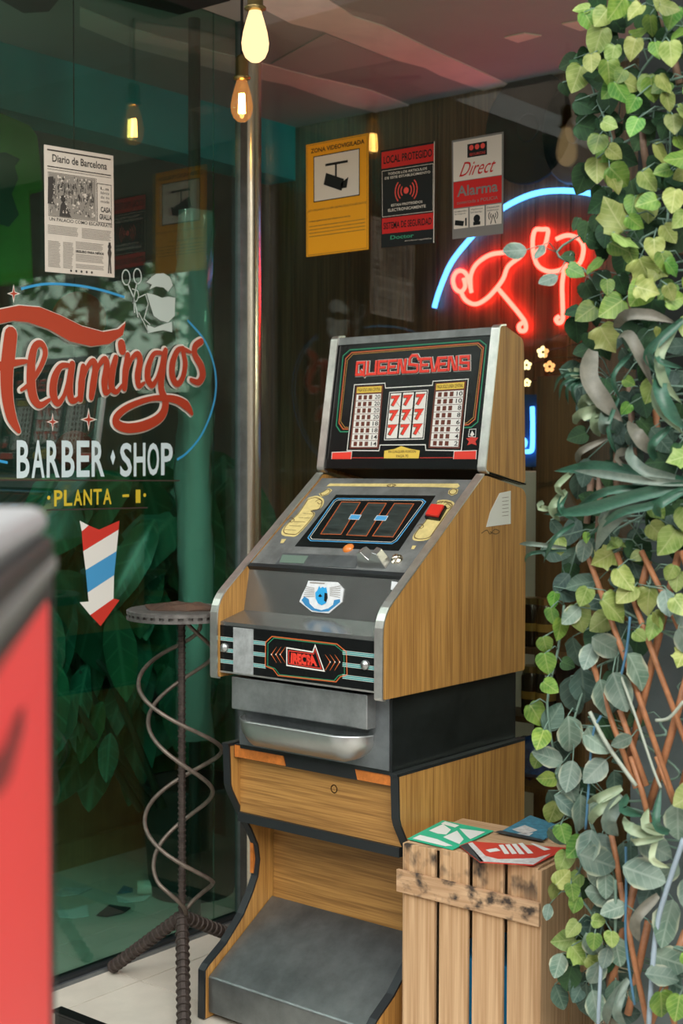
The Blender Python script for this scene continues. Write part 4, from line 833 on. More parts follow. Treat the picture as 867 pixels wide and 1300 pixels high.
G().poly(FR, Q(.32, .20, .68, .222), .0026).poly(FR, Q(.475, .22, .505, .33), .0026).poly(FR, [b(.33, .28), b(.62, .36), b(.58, .46), b(.29, .38)], .0026).poly(FR, [b(.57, .39), b(.69, .35), b(.66, .44), b(.58, .44)], .0026).build('camera_icon', M['p_black'], o)
g = G().text(FR, 'LEY ORGANICA 15/1999, DE PROTECCION DE DATOS', (Q(.04, .585, .97, .605), 0), .002).text(FR, 'PUEDE EJERCITAR SUS DERECHOS ANTE:', (Q(.05, .685, .72, .70), 0), .002, bold=.02)
for t in (.735, .765, .795, .825): g.rib(FR, [b(.05, t), b(.95, t)], .0016, .002)
g.rib(FR, [b(.02, .012), b(.98, .012), b(.98, .988), b(.02, .988)], .0012, .002, True)
g.build('print_fine', M['p_dkbrown'], o, stuff=True)
o, b, Q = poster('security_sticker', 'black sticker with red bands reading LOCAL PROTEGIDO', 'sticker', [(252, 92), (406, 66), (404, 352), (254, 366)], 'stk_black')
for q_ in (Q(.02, .02, .98, .19), Q(.02, .70, .98, .86)): G().poly(FR, q_, .0018).build('red_band', M['stk_red'], o)
G().text(FR, 'LOCAL PROTEGIDO', (Q(.06, .065, .95, .145), 0), .0022, bold=.02).build('band_lettering', M['p_black'], o); G().text(FR, 'SISTEMA DE SEGURIDAD', (Q(.05, .745, .95, .815), 0), .0022, bold=.02).build('band_lettering', M['p_black'], o)
g = G().text(FR, 'TODOS LOS ARTICULOS', (Q(.14, .24, .86, .265), 0), .002, bold=.015).text(FR, 'DE ESTE ESTABLECIMIENTO', (Q(.08, .28, .92, .305), 0), .002, bold=.015).text(FR, 'ESTAN PROTEGIDOS', (Q(.2, .565, .78, .59), 0), .002, bold=.015).text(FR, 'ELECTRONICAMENTE', (Q(.14, .61, .84, .64), 0), .002, bold=.015).rib(FR, [b(.03, .215), b(.97, .215), b(.97, .685), b(.03, .685)], .0014, .002, True).text(FR, 'www.doctor-seguridad.es', (Q(.45, .945, .95, .962), 0), .002).rib(FR, [b(.99, .0), b(.99, 1.0)], .003, .002)
g.build('pale_lettering', M['stk_cream'], o, stuff=True)
cx, cy = b(.48, .445); g = G().disc(FR, cx, cy, .010, .0022, 12)
for r in (.020, .031, .042):
    for s_ in (0, math.pi): g.rib(FR, [(cx+r*math.cos(s_+a/6*1.5), cy+r*math.sin(s_+a/6*1.5)) for a in range(-3, 4)], .004, .0022)
g.build('signal_icon', M['p_redbright'], o); G().text(FR, 'Doctor', (Q(.18, .885, .62, .925), 0), .002, bold=.02).build('maker_lettering', M['stk_green'], o)
o, b, Q = poster('alarm_sticker', 'cream and red alarm company sticker with three small pictograms', 'sticker', [(453, 64), (599, 38), (598, 326), (455, 342)], 'stk_grey')
G().poly(FR, Q(.03, .02, .97, .42), .0018).poly(FR, Q(.03, .70, .32, .90), .0018).poly(FR, Q(.35, .70, .64, .90), .0018).poly(FR, Q(.67, .70, .97, .90), .0018).build('cream_field', M['stk_cream'], o)
G().poly(FR, Q(.03, .425, .97, .69), .0018).text(FR, 'Direct', (Q(.20, .24, .85, .38), 0), .0024, shear=.02).build('red_print', M['stk_red'], o)
G().poly(FR, Q(.31, .065, .69, .20), .0022).build('emblem_field', M['p_black'], o)
g = G()
for k in range(3): g.disc(FR, *b(.39+k*.11, .105), .008, .0026, 12)
g.text(FR, 'SECURITAS', (Q(.35, .16, .66, .185), 0), .0026).build('emblem_dots', M['p_redbright'], o)
G().text(FR, 'Alarma', (Q(.10, .47, .90, .58), 0), .0022, bold=.02).text(FR, 'conectada a POLICIA', (Q(.10, .62, .90, .655), 0), .0022).build('dull_lettering', M['stk_grey'], o)
g = G()
for k, (t1_, t2_) in enumerate((('Grabación', 'de imágenes'), ('Vigilancia', '24 horas'), ('Detección', 'inhibición'))):
    a = .05+k*.32; g.text(FR, t1_, (Q(a, .715, a+.24, .735), 0), .0022).text(FR, t2_, (Q(a, .745, a+.22, .763), 0), .0022)
g.poly(FR, [b(.06, .81), b(.24, .83), b(.22, .88), b(.05, .86)], .0022).poly(FR, Q(.26, .80, .29, .88), .0022)
g.disc(FR, *b(.49, .82), .012, .0022, 10).poly(FR, Q(.42, .85, .56, .885), .0022)
g.rib(FR, [b(.76, .89), b(.81, .80), b(.86, .89)], .003, .0022)
for r in (.009, .016):
    for s_ in (0, math.pi): g.rib(FR, [(b(.81, .81)[0]+r*math.cos(s_+a/4), b(.81, .81)[1]+r*math.sin(s_+a/4)) for a in range(-3, 4)], .0025, .0022)
g.build('pictogram', M['p_black'], o, stuff=True)

# ------------------------------------------------------------------ interior: neon, wall decorations
YN = YB-.036
FN = Frame((0, YN, 0), (1, 0, 0), (0, 0, 1))
def npath(pts, f, n=5): return [FN.P(p[0], p[1]) for p in smooth_path(FN.qs(pts, f), n)]
nn_ = thing('neon_sign', 'red and blue neon sign glowing on the dark plank wall', 'neon sign', tuple(FN.P(*FN.q(740, 420))))
z4 = zf(640, 0, 703/227)
def tube(nm, pts, f, m, r=.0085): return G().tube(npath(pts, f), r, 10).build(nm, M[m], nn_, smooth=True)
c0 = Vector(FN.q(733, 425)); rr = (Vector(FN.q(548, 391))-c0).length
def arc_pts(px): return FN.q(*px)
ap = [FN.q(*zp(*p)) for p in ((403, 535), (418, 485), (450, 410), (500, 345), (550, 293), (600, 252), (670, 218), (740, 205), (830, 210), (905, 238), (965, 290), (1010, 360))]
G().tube([FN.P(*p) for p in smooth_path(ap, 6)], .0105, 10).build('blue_tube', M['neon_blue'], nn_, smooth=True)
tube('red_tube', [(508, 492), (498, 450), (484, 432), (466, 434), (456, 455), (462, 480), (478, 490), (490, 475), (486, 452)], zp, 'neon_red')
tube('red_tube', [(506, 480), (506, 445), (522, 412), (560, 386), (605, 378), (650, 366)], zp, 'neon_red')
tube('red_tube', [(478, 490), (492, 514), (520, 525), (552, 508), (580, 478), (598, 452), (612, 418), (645, 392)], zp, 'neon_red')
tube('red_tube', [(582, 480), (612, 515), (645, 555), (660, 578), (660, 598), (646, 600), (642, 586), (654, 576)], zp, 'neon_red')
tube('red_tube', [(150, 902), (122, 905), (112, 950), (118, 1010), (138, 1050), (180, 1068), (225, 1060), (250, 1040)], z4, 'neon_red')
tube('red_tube', [(128, 985), (150, 985), (165, 950), (172, 905), (150, 902)], z4, 'neon_red')
tube('red_tube', [(205, 940), (250, 925), (295, 940), (312, 975), (300, 1030), (268, 1058)], z4, 'neon_red')
tube('red_tube', [(236, 1062), (228, 1120), (230, 1200), (230, 1255), (215, 1270), (204, 1255), (216, 1244)], z4, 'neon_red')
for p in ((500, 345), (600, 252)): u, v = FN.q(*zp(*p)); G().tube([FN.P(u, v), FN.P(u, v, -.018)], .006, 8).build('standoff', M['steel'], nn_)
# smaller blue neon on its panel
bn = thing('small_neon_sign', 'small blue neon hook on a navy panel beside the machine head', 'neon sign', tuple(at(676, 592, 1, YB-.045)))
FN2 = Frame((0, YB-.045, 0), (1, 0, 0), (0, 0, 1)); z33 = zf(640, 400, 867/227)
G().slab(FN2, FN2.qs([(40, 385), (182, 385), (182, 735), (40, 735)], z33), -.032, 0).build('panel', M['blue_panel'], bn)
G().tube([FN2.P(p[0], p[1], .02) for p in smooth_path(FN2.qs([(150, 445), (152, 540), (150, 640), (140, 660), (108, 662), (60, 658)], z33), 5)], .009, 10).build('blue_tube', M['neon_blue'], bn, smooth=True)
G().tube([FN2.P(p[0], p[1], .02) for p in smooth_path(FN2.qs([(100, 600), (114, 612), (112, 632), (96, 640)], z33), 5)], .009, 10).build('blue_tube', M['neon_blue'], bn, smooth=True)
# flower lights
for k, (x_, y_, s_) in enumerate(((187, 180, 1), (108, 243, .85), (219, 250, .95), (110, 328, .7))):
    p = at(*z33(x_, y_), 1, 1.45)
    fo = thing('flower_light', ('glowing flower light at the top of its cluster below the neon', 'glowing flower light half hidden behind the machine head', 'glowing flower light beside the clear acrylic sheet', 'smallest lowest glowing flower light beside the machine head')[k], 'light', tuple(p), 'flower fairy lights')
    Fw = Frame(p, Rv, Uv)
    for j in range(5):
        a = j*2*math.pi/5+.3; G().slab(Fw, [(.013*s_*math.cos(a)+.009*s_*math.cos(t/7*6.283), .013*s_*math.sin(a)+.009*s_*math.sin(t/7*6.283)) for t in range(7)], 0, .004).build('petal', M['flower_light'], fo)
    G().slab(Fw, [(.005*s_*math.cos(t/7*6.283), .005*s_*math.sin(t/7*6.283)) for t in range(7)], .003, .007).build('bulb', M['brass'], fo)
    G().tube([p+Fv*.004, p+Vector((.0, .2, .04)), Vector((p.x, YB-.02, p.z+.05))], .002, 6).build('wire', M['cord_black'], fo)
ac = Frame((0, 1.35, 0), (1, 0, 0), (0, 0, 1))
tag(G().slab(ac, ac.qs([(195, 130), (275, 85), (300, 100), (300, 100), (195, 130)], z33)[:3]+[(ac.q(*z33(300, 100))[0], .0), (ac.q(*z33(192, 130))[0], .0)], -.006, 0).build('acrylic_sheet', M['acrylic']), 'clear tinted acrylic sheet standing below the red neon', 'acrylic sheet')
bd_ = Frame((0, 1.2, 0), (1, 0, 0), (0, 0, 1)); a = bd_.q(*z33(172, 298)); b2 = bd_.q(*z33(345, 298))
tag(G().box((a[0], 1.18, .0), (b2[0]+.25, 1.21, a[1])).build('wood_board', M['board_dark'], None, bevel=.003), 'tall dark brown board standing behind the glass near the ivy', 'board')
a = at(665, 598, 1, 1.35); b2 = at(690, 598, 1, 1.35)
tag(G().box((a.x-.1, 1.34, 0), (b2.x, 1.40, a.z)).build('white_post', M['white_paint'], None, bevel=.004), 'pale painted post behind the machine and the dark board', 'post')
for (cx, cy, rx, ry), m, lb in (((670, 162, 47, 62), 'disc_black', 'large black oval disc hung on the plank wall above the neon'), ((728, 165, 34, 58), 'stk_grey', 'grey oval disc hung on the plank wall beside the black disc')):
    u, v = FN.q(cx, cy); k = 6.0/FPX
    pts = [(u+rx*k*1.22*math.cos(t/28*6.283), v+ry*k*math.sin(t/28*6.283)) for t in range(28)]
    do = thing('wall_disc', lb, 'disc', tuple(FN.P(u, v)))
    G().slab(FN, pts, -.018, -.004).build('face', M[m], do, bevel=.006)
    G().slab(FN, [(u+(p[0]-u)*.25, v+(p[1]-v)*.25) for p in pts], -.006, .004).build('centre', M[m], do, bevel=.004)
# shelf with jars and a blue bag behind the machine
sf = thing('wall_shelf', 'dark low shelf unit behind the machine holding jars', 'shelf', (.95, 1.3, 0))
x0 = at(655, 740, 1, 1.15).x; x1 = at(735, 740, 1, 1.15).x
for zz in (.50, .72, .94): G().box((x0-.1, 1.02, zz), (x1+.1, 1.165, zz+.018)).build('shelf_board', M['board_dark'], sf)
for xx in (x0-.1, x1+.085): G().box((xx, 1.02, 0), (xx+.015, 1.165, 1.2)).build('upright', M['board_dark'], sf)
for k in range(2):
    for zz, nm in ((.958, 'upper'), (.738, 'lower')):
        p = Vector((at(676+k*18, 740, 1, 1.09).x, 1.09, zz))
        j = thing('glass_jar', ('dark glass jar on the %s shelf, %s the machine side' % (nm, 'next to' if k == 0 else 'farther from')), 'jar', tuple(p), 'jars on the shelf')
        G().lathe([(0, 0), (.032, 0), (.034, .01), (.034, .12), (.028, .135)], p, 18).build('body', M['jar_dark'], j, smooth=True)
        G().lathe([(.0345, .05), (.0345, .075)], p, 18).build('label_band', M['jar_amber'], j, smooth=True)
        G().lathe([(.030, .135), (.030, .155), (0, .155)], p, 18).build('lid', M['brass'], j)
bg_ = G(); n = 10; vs = []; c = Vector((at(676, 868, 1, 1.09).x, 1.085, .518)); rb = random.Random(5)
for i in range(7):
    ph = math.pi*i/6
    for k in range(n):
        a = 2*math.pi*k/n; r = math.sin(ph)**.6*(.085+rb.uniform(-.012, .012)); vs.append(c+Vector((r*math.cos(a), min(.06, .6*r)*math.sin(a), .07-.07*math.cos(ph)+rb.uniform(0, .012))))
bg_.add(vs, [(i*n+k, i*n+(k+1) % n, (i+1)*n+(k+1) % n, (i+1)*n+k) for i in range(6) for k in range(n)])
tag(bg_.build('plastic_bag', M['bag_blue'], None), 'crumpled dark blue plastic bag on the shelf behind the machine', 'bag')

# ------------------------------------------------------------------ bulbs
def bulb(px, py, t, label, scale, glow):
    p = dep(px, py, t); o = thing('pendant_bulb', label, 'lamp', tuple(p), 'filament bulbs on cords')
    s = scale
    prof = [(0, -.062), (.012, -.060), (.024, -.050), (.031, -.034), (.033, -.016), (.029, .010), (.022, .036), (.016, .055), (.014, .064)]
    G().lathe([(r*s, h*s) for r, h in prof], p, 24).build('bulb', M['bulb_glow' if glow else 'bulb_glass'], o, smooth=True)
    for k in range(6):
        a = k*math.pi/3
        G().tube([p+Vector((.009*s*math.cos(a), .009*s*math.sin(a), -.036*s)), p+Vector((.007*s*math.cos(a), .007*s*math.sin(a), .020*s))], .0024, 6).build('filament', M['filament'], o)
    G().lathe([(.0145*s, .058*s), (.019*s, .060*s), (.026*s, .064*s), (.026*s, .068*s), (.019*s, .072*s), (.019*s, .12*s), (.015*s, .128*s), (.004, .135*s)], p, 20).build('socket', M['brass'], o, smooth=True)
    G().tube([p+Vector((0, 0, .13*s)), Vector((p.x, p.y, CEIL))], .0045, 8).build('cord', M['cord_black'], o)
bulb(324, 46, 3.55, 'bright glowing filament bulb with brass collar at the top edge', 1.08, True)
bulb(307, 128, 4.22, 'clear amber filament bulb hanging lower, in front of the chrome post', 1.05, False)

def added_lamp(loc, label, watts):  # unseen lamps added to brighten the dark shop interior
    p = Vector(loc); o = thing('added_pendant', label, 'lamp', loc, 'added pendant lamps')
    G().lathe([(0, -.055), (.03, -.05), (.05, -.03), (.058, 0), (.05, .03), (.03, .05), (.018, .058)], p, 20).build('globe', M['globe_glow'], o, smooth=True)
    G().lathe([(.02, .056), (.022, .06), (.022, .10), (.004, .11)], p, 16).build('socket', M['brass'], o)
    G().tube([p+Vector((0, 0, .1)), Vector((p.x, p.y, CEIL))], .004, 8).build('cord', M['cord_black'], o)
    L = bpy.data.lights.new('added_lamp_light', 'POINT'); L.energy = watts; L.color = (1.0, .90, .74); L.shadow_soft_size = .07
    lo = bpy.data.objects.new('added_lamp_light', L); lo.location = p; link(lo, o)
added_lamp((1.85, 1.25, 2.1), 'unseen pendant lamp added behind the pillar to light the shop', 55)
added_lamp((-1.2, -.6, 2.74), 'unseen pendant lamp added beyond the green shirt to light the shop', 10)
# ------------------------------------------------------------------ leaves
def leaf_mesh(name, outline, m, fold=.12, droop=.18, wave=.02):
    # outline: half outline (x>=0) from base y=0 to tip y=1; leaf length 1
    n = len(outline); vs = []; fs = []
    def z(x, y): return fold*abs(x)-droop*y*y+wave*math.sin(9*y+3*abs(x))*abs(x)*4
    for x, y in outline: vs.append((0, y if y > 0 else y*.3, z(0, y)))
    for sgn in (1, -1):
        for x, y in outline: vs.append((x*sgn*.55, y, z(x*.55, y)))
        for x, y in outline: vs.append((x*sgn, y, z(x, y)))
    for sg in (0, 1):
        a = n+sg*2*n; b = a+n
        for i in range(n-1):
            q1 = (i, a+i, a+i+1, i+1); q2 = (a+i, b+i, b+i+1, a+i+1)
            fs += [q1 if sg == 0 else q1[::-1], q2 if sg == 0 else q2[::-1]]
    me = bpy.data.meshes.new(name); me.from_pydata(vs, [], fs); me.polygons.foreach_set('use_smooth', [True]*len(me.polygons)); me.materials.append(M[m]); me.update(); return me
OUT = {
 'cord': [(.0, .05), (.20, -.06), (.38, .03), (.47, .22), (.46, .42), (.36, .64), (.20, .84), (.06, .96), (0, 1)],
 'ivy': [(.0, .06), (.18, -.04), (.40, .02), (.52, .16), (.40, .30), (.44, .46), (.52, .58), (.32, .66), (.20, .80), (0, 1)],
 'ovate': [(0, 0), (.14, .06), (.28, .20), (.35, .38), (.34, .56), (.25, .76), (.12, .92), (0, 1)],
 'lance': [(0, 0), (.07, .10), (.12, .28), (.135, .48), (.11, .70), (.06, .88), (0, 1)],
 'blade': [(.0, 0), (.045, .05), (.058, .25), (.060, .50), (.048, .75), (.022, .93), (0, 1)],
 'rubber': [(0, 0), (.08, .06), (.17, .20), (.215, .40), (.20, .62), (.13, .82), (.05, .95), (0, 1)],
}
LM = {}
def lm(shape, m, var=0):
    k = (shape, m, var)
    if k not in LM: LM[k] = leaf_mesh('leaf', OUT[shape], m, fold=(.10, .25, -.08)[var], droop=(.10, .28, -.05)[var], wave=(.02, .05, .03)[var])
    return LM[k]
def put_leaf(parent, p, d, nrm, L, me, name='leaf', wscale=1.0):
    d = d.normalized(); x = d.cross(nrm).normalized(); nz = x.cross(d).normalized()
    o = bpy.data.objects.new(name, me)
    o.matrix_basis = Matrix(((x.x*L*wscale, d.x*L, nz.x*L, p.x), (x.y*L*wscale, d.y*L, nz.y*L, p.y), (x.z*L*wscale, d.z*L, nz.z*L, p.z), (0, 0, 0, 1)))
    link(o, parent); return o
rl = random.Random(11)
def sdir(ang): return Rv*math.cos(ang)+Uv*math.sin(ang)
TY = -.10
def garland(label, items, f, vine=True, group='ivy garlands on the trellis', name='ivy_garland'):
    pos = []
    for it in items:
        x, y, s, t = it[:4]; px, py = f(x, y); sp = s/f.k
        yy = TY-rl.uniform(.01, .07) if t[0] not in 'dD' else TY+rl.uniform(-.005, .03)
        p = at(px, py, 1, yy); dist = (p-CAM).dot(Fv); ang = math.radians(it[4]) if len(it) > 4 else math.radians(-90+rl.gauss(0, 45)); pos.append((p-sdir(ang)*sp*dist/FPX*.5, sp*dist/FPX, t, ang))
    base = min(pos, key=lambda a: a[0].z)[0]
    o = thing(name, label, 'ivy', tuple(base), group)
    pos.sort(key=lambda a: -a[0].z)
    path = []
    for i in range(0, len(pos), 3):
        ch = pos[i:i+3]; path.append(sum((c[0] for c in ch), Vector())/len(ch)+Vector((0, .035, 0)))
    if len(path) > 1:
        g = G(); sp_ = smooth_path(path, 4); g.tube(sp_, .0028, 6)
        for p, L, t, a in pos:
            q = min(sp_, key=lambda s_: (s_-p).length)
            g.tube([q, (q+p)/2+Vector((rl.uniform(-.01, .01), 0, .012)), p], .0014, 5)
        g.build('vine', M['stem'], o, smooth=True)
    for p, L, t, a in pos:
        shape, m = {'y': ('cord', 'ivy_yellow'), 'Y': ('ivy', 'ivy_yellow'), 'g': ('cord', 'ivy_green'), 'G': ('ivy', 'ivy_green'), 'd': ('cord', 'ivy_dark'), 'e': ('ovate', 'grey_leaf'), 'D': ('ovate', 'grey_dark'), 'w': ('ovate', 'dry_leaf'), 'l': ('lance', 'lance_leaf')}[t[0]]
        d = sdir(a); nrm = (-Fv+Vector((rl.uniform(-.8, .8), rl.uniform(-.5, .5), rl.uniform(-.25, .9)))).normalized()
        d = (d-nrm*rl.uniform(-.25, .25)).normalized(); L *= 1.06
        put_leaf(o, p, d, nrm, L, lm(shape, m, rl.randrange(3)))
    return o
def Z(x0, y0, k):
    f = zf(x0, y0, k); h = lambda x, y: f(x, y); h.k = k; return h
Za, Zb, Zc, Zd = Z(640, 0, 703/227), Z(640, 400, 867/227), Z(640, 660, 867/227), Z(640, 960, 867/227)
top = [(305, 30, 65, 'y'), (380, 70, 85, 'y'), (515, 45, 72, 'y'), (365, 160, 108, 'y'), (425, 215, 75, 'y'), (345, 250, 75, 'y'), (285, 310, 105, 'y'), (240, 350, 55, 'd'), (255, 250, 80, 'd'), (505, 190, 82, 'y'), (580, 100, 80, 'g'), (655, 210, 92, 'y'), (490, 330, 88, 'y'), (455, 300, 62, 'g'), (555, 330, 78, 'y'), (630, 330, 82, 'y'), (645, 400, 72, 'y'), (505, 410, 65, 'g'), (512, 500, 78, 'g'), (415, 490, 62, 'y'), (365, 570, 85, 'g'), (435, 600, 68, 'y'), (410, 400, 90, 'd'), (365, 670, 95, 'y'), (330, 670, 60, 'd'), (435, 720, 80, 'y'), (620, 605, 92, 'y'), (665, 490, 78, 'y'), (690, 570, 70, 'g'), (570, 710, 92, 'y'), (690, 690, 60, 'y'), (650, 30, 80, 'y'), (610, 15, 60, 'y'), (690, 130, 80, 'g'), (530, 130, 70, 'g'), (600, 200, 70, 'g')]
midl = [(435, 840, 150, 'Y'), (565, 820, 110, 'y'), (665, 790, 92, 'y'), (580, 890, 80, 'd'), (690, 865, 72, 'y'), (650, 920, 82, 'y'), (475, 945, 115, 'Y'), (590, 980, 85, 'y'), (550, 1075, 120, 'Y'), (605, 1060, 110, 'Y'), (560, 1140, 95, 'Y'), (665, 1050, 75, 'g'), (655, 1150, 65, 'y'), (500, 1010, 70, 'g')]
neonl = [(360, 880, 62, 'd'), (360, 950, 72, 'd'), (350, 1040, 80, 'g'), (280, 1070, 72, 'g', -30), (405, 1130, 62, 'g'), (280, 880, 52, 'd'), (250, 1010, 52, 'd'), (340, 1150, 90, 'd'), (140, 990, 70, 'e', -120), (40, 990, 100, 'e', 190), (175, 1100, 80, 'e', 205), (320, 1230, 90, 'g'), (270, 1230, 70, 'd')]
garland('yellow-green ivy garland hanging at the top nearest the ceiling', [i for i in top if i[0] < 450], Za)
garland('yellow-green ivy garland along the upper picture edge, behind the round leaves', [i for i in top if i[0] >= 450], Za)
garland('ivy garland of large pale lobed leaves beside the neon sign', midl, Za)
garland('thin dark ivy sprig reaching in front of the red neon', neonl, Za)
garland('ivy sprig of few pale leaves above the long green blades', [(500, 115, 135, 'Y', -60), (740, 85, 52, 'y'), (710, 370, 115, 'y', -100), (605, 325, 60, 'g'), (590, 455, 62, 'g'), (850, 690, 120, 'Y')], Zb)
garland('ivy garland of round lime leaves under the long green blades', [(740, 945, 105, 'y'), (745, 1050, 105, 'y'), (795, 1100, 140, 'y'), (265, 1120, 85, 'y', -80), (550, 1110, 80, 'y'), (400, 1080, 52, 'g'), (640, 1170, 62, 'y'), (500, 1020, 62, 'g')], Zb)
garland('ivy garland of overlapping lime leaves across the bare rods', [(390, 375, 98, 'y'), (365, 475, 135, 'y'), (465, 500, 115, 'y'), (580, 290, 125, 'y'), (590, 360, 115, 'y'), (540, 430, 155, 'y'), (700, 395, 125, 'y'), (745, 485, 85, 'y'), (715, 525, 115, 'y'), (660, 565, 72, 'y'), (480, 190, 115, 'Y'), (530, 120, 80, 'y'), (840, 300, 95, 'y'), (850, 420, 105, 'y'), (810, 260, 82, 'y'), (860, 670, 95, 'Y')], Zc)
garland('narrow green ivy strand hanging beside the cabinet side panel', [(230, 470, 85, 'g'), (265, 530, 105, 'g'), (200, 610, 85, 'g'), (205, 700, 105, 'g'), (225, 810, 85, 'g'), (155, 945, 115, 'g'), (175, 1065, 98, 'g'), (155, 1170, 82, 'g'), (205, 1260, 88, 'g'), (240, 390, 80, 'g'), (310, 700, 70, 'd')], Zc)
garland('lime ivy strand hanging over the corner of the crate', [(240, 280, 115, 'y'), (285, 380, 95, 'g'), (345, 445, 112, 'g'), (285, 510, 105, 'y'), (285, 590, 95, 'y'), (245, 655, 85, 'y', -100), (335, 610, 105, 'g'), (330, 660, 82, 'g'), (345, 720, 82, 'g'), (210, 755, 82, 'e'), (290, 895, 112, 'y', 190), (360, 965, 112, 'Y'), (330, 840, 90, 'y'), (435, 900, 80, 'g'), (435, 1000, 82, 'y'), (460, 800, 72, 'y'), (520, 890, 80, 'y')], Zd)
garland('grey-green broad leaved garland in the middle of the trellis', [(495, 610, 160, 'e', -30), (410, 660, 130, 'e', -110), (790, 400, 130, 'e'), (645, 730, 190, 'e', -60), (480, 860, 180, 'e', -80), (560, 830, 195, 'e', -70), (390, 810, 195, 'D', -80), (330, 850, 185, 'D', -85), (325, 1040, 185, 'e', -80), (215, 1150, 150, 'e', 160), (440, 1080, 155, 'e', -40), (320, 1240, 150, 'e', -100), (280, 1130, 125, 'D'), (235, 960, 145, 'D'), (345, 640, 150, 'D', -80), (450, 400, 110, 'D'), (300, 350, 130, 'D'), (560, 520, 100, 'D')], Zc, group='broad leaved garlands', name='leaf_garland')
garland('grey-green broad leaved garland low beside the crate', [(310, 120, 175, 'e', -60), (300, 240, 150, 'e', -40), (370, 270, 170, 'e', -90), (460, 510, 205, 'e', -20), (480, 450, 170, 'e', -60), (410, 440, 170, 'e', -100), (465, 670, 165, 'e', 170), (400, 1190, 180, 'D'), (440, 1210, 155, 'e', -80), (490, 620, 125, 'e'), (420, 830, 145, 'D'), (530, 740, 155, 'D'), (470, 760, 130, 'D'), (560, 840, 130, 'D'), (400, 980, 120, 'D'), (360, 1110, 140, 'D')], Zd, group='broad leaved garlands', name='leaf_garland')
garland('pale grey-green leaf garland at the bottom picture corner', [(725, 440, 185, 'e', -30), (670, 570, 205, 'e', -20), (780, 800, 225, 'e', -110), (840, 320, 185, 'e', -90), (800, 570, 125, 'e'), (800, 990, 195, 'e', -20), (760, 1070, 155, 'e', -10), (770, 1210, 135, 'g', -80), (840, 1220, 125, 'g', -100), (700, 660, 150, 'D'), (620, 480, 150, 'D'), (830, 1090, 130, 'D'), (640, 380, 120, 'D')], Zd, group='broad leaved garlands', name='leaf_garland')
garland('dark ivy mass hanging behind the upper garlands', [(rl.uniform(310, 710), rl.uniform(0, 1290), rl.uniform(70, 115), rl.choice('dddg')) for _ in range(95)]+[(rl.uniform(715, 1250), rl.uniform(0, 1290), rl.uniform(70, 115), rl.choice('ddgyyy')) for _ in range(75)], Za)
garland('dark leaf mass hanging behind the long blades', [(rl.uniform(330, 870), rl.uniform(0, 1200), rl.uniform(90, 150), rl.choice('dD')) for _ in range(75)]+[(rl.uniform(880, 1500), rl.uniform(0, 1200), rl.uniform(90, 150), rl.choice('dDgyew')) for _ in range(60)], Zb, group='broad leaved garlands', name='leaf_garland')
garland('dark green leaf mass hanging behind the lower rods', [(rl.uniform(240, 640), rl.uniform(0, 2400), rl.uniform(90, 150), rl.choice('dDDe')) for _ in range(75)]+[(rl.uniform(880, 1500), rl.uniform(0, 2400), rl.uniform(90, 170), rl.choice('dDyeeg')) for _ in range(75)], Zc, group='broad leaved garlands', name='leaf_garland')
# blades
def curved_blade(parent, f, pts, wpx, m, yy=TY-.06, name='blade'):
    P = []
    for x, y in pts: p = at(*f(x, y), 1, yy); P.append(p)
    n = len(P); 
    for i in range(n): P[i] = P[i]+Vector((0, -.05*math.sin(math.pi*i/(n-1)), 0))
    sp_ = smooth_path(P, 4); N = len(sp_); vs = []; fs = []
    for i, p in enumerate(sp_):
        t = i/(N-1); dist = (p-CAM).dot(Fv); w_ = wpx/f.k*dist/FPX*.5*min(1, (1.001-t)*3.2)*(.55+.45*min(1, t*5))
        d = (sp_[min(i+1, N-1)]-sp_[max(i-1, 0)]).normalized(); s = d.cross(-Fv).normalized()
        vs += [p+s*w_-Fv*.004, p+Fv*.010*min(1, w_*60), p-s*w_-Fv*.004]
    for i in range(N-1): fs += [(3*i, 3*i+1, 3*i+4, 3*i+3), (3*i+1, 3*i+2, 3*i+5, 3*i+4)]
    o = mk(name, vs, fs, M[m], parent, smooth=True); return o
mat('blade_dark', (.05, .15, .09), .38, col2=(.03, .10, .065), nscale=60, stretch=(1, 1, 3)); mat('blade_grey', (.19, .24, .19), .45, col2=(.10, .15, .12), nscale=40); mat('blade_dry', (.22, .21, .165), .5, col2=(.13, .13, .10), nscale=30); mat('blade_pale', (.36, .43, .27), .45, col2=(.20, .29, .17), nscale=20)
def clump(label, cat, f, items, name, group=None):
    p0 = at(*f(*items[0][0][0]), 1, TY-.06); o = thing(name, label, cat, tuple(p0), group)
    for pts, wd, m in items: curved_blade(o, f, pts, wd, m, TY-.06-rl.uniform(0, .03))
    return o
clump('long dark green strap blades fanning out from the trellis edge', 'plant', Zb, [([(890, 812), (700, 770), (480, 740), (240, 757)], 70, 'blade_dark'), ([(890, 818), (720, 800), (520, 770), (330, 752)], 40, 'blade_grey'), ([(890, 825), (700, 870), (450, 940), (190, 966)], 62, 'blade_dark'), ([(890, 830), (720, 880), (560, 1000), (440, 1150)], 85, 'blade_grey'), ([(830, 790), (740, 760), (660, 690), (618, 620)], 55, 'blade_grey'), ([(735, 700), (770, 630), (832, 520)], 42, 'blade_dark'), ([(720, 845), (560, 850), (350, 930)], 40, 'blade_dark'), ([(880, 850), (760, 920), (600, 960), (400, 1080)], 40, 'blade_dark'), ([(880, 840), (800, 920), (760, 980)], 50, 'blade_dark')], 'strap_plant')
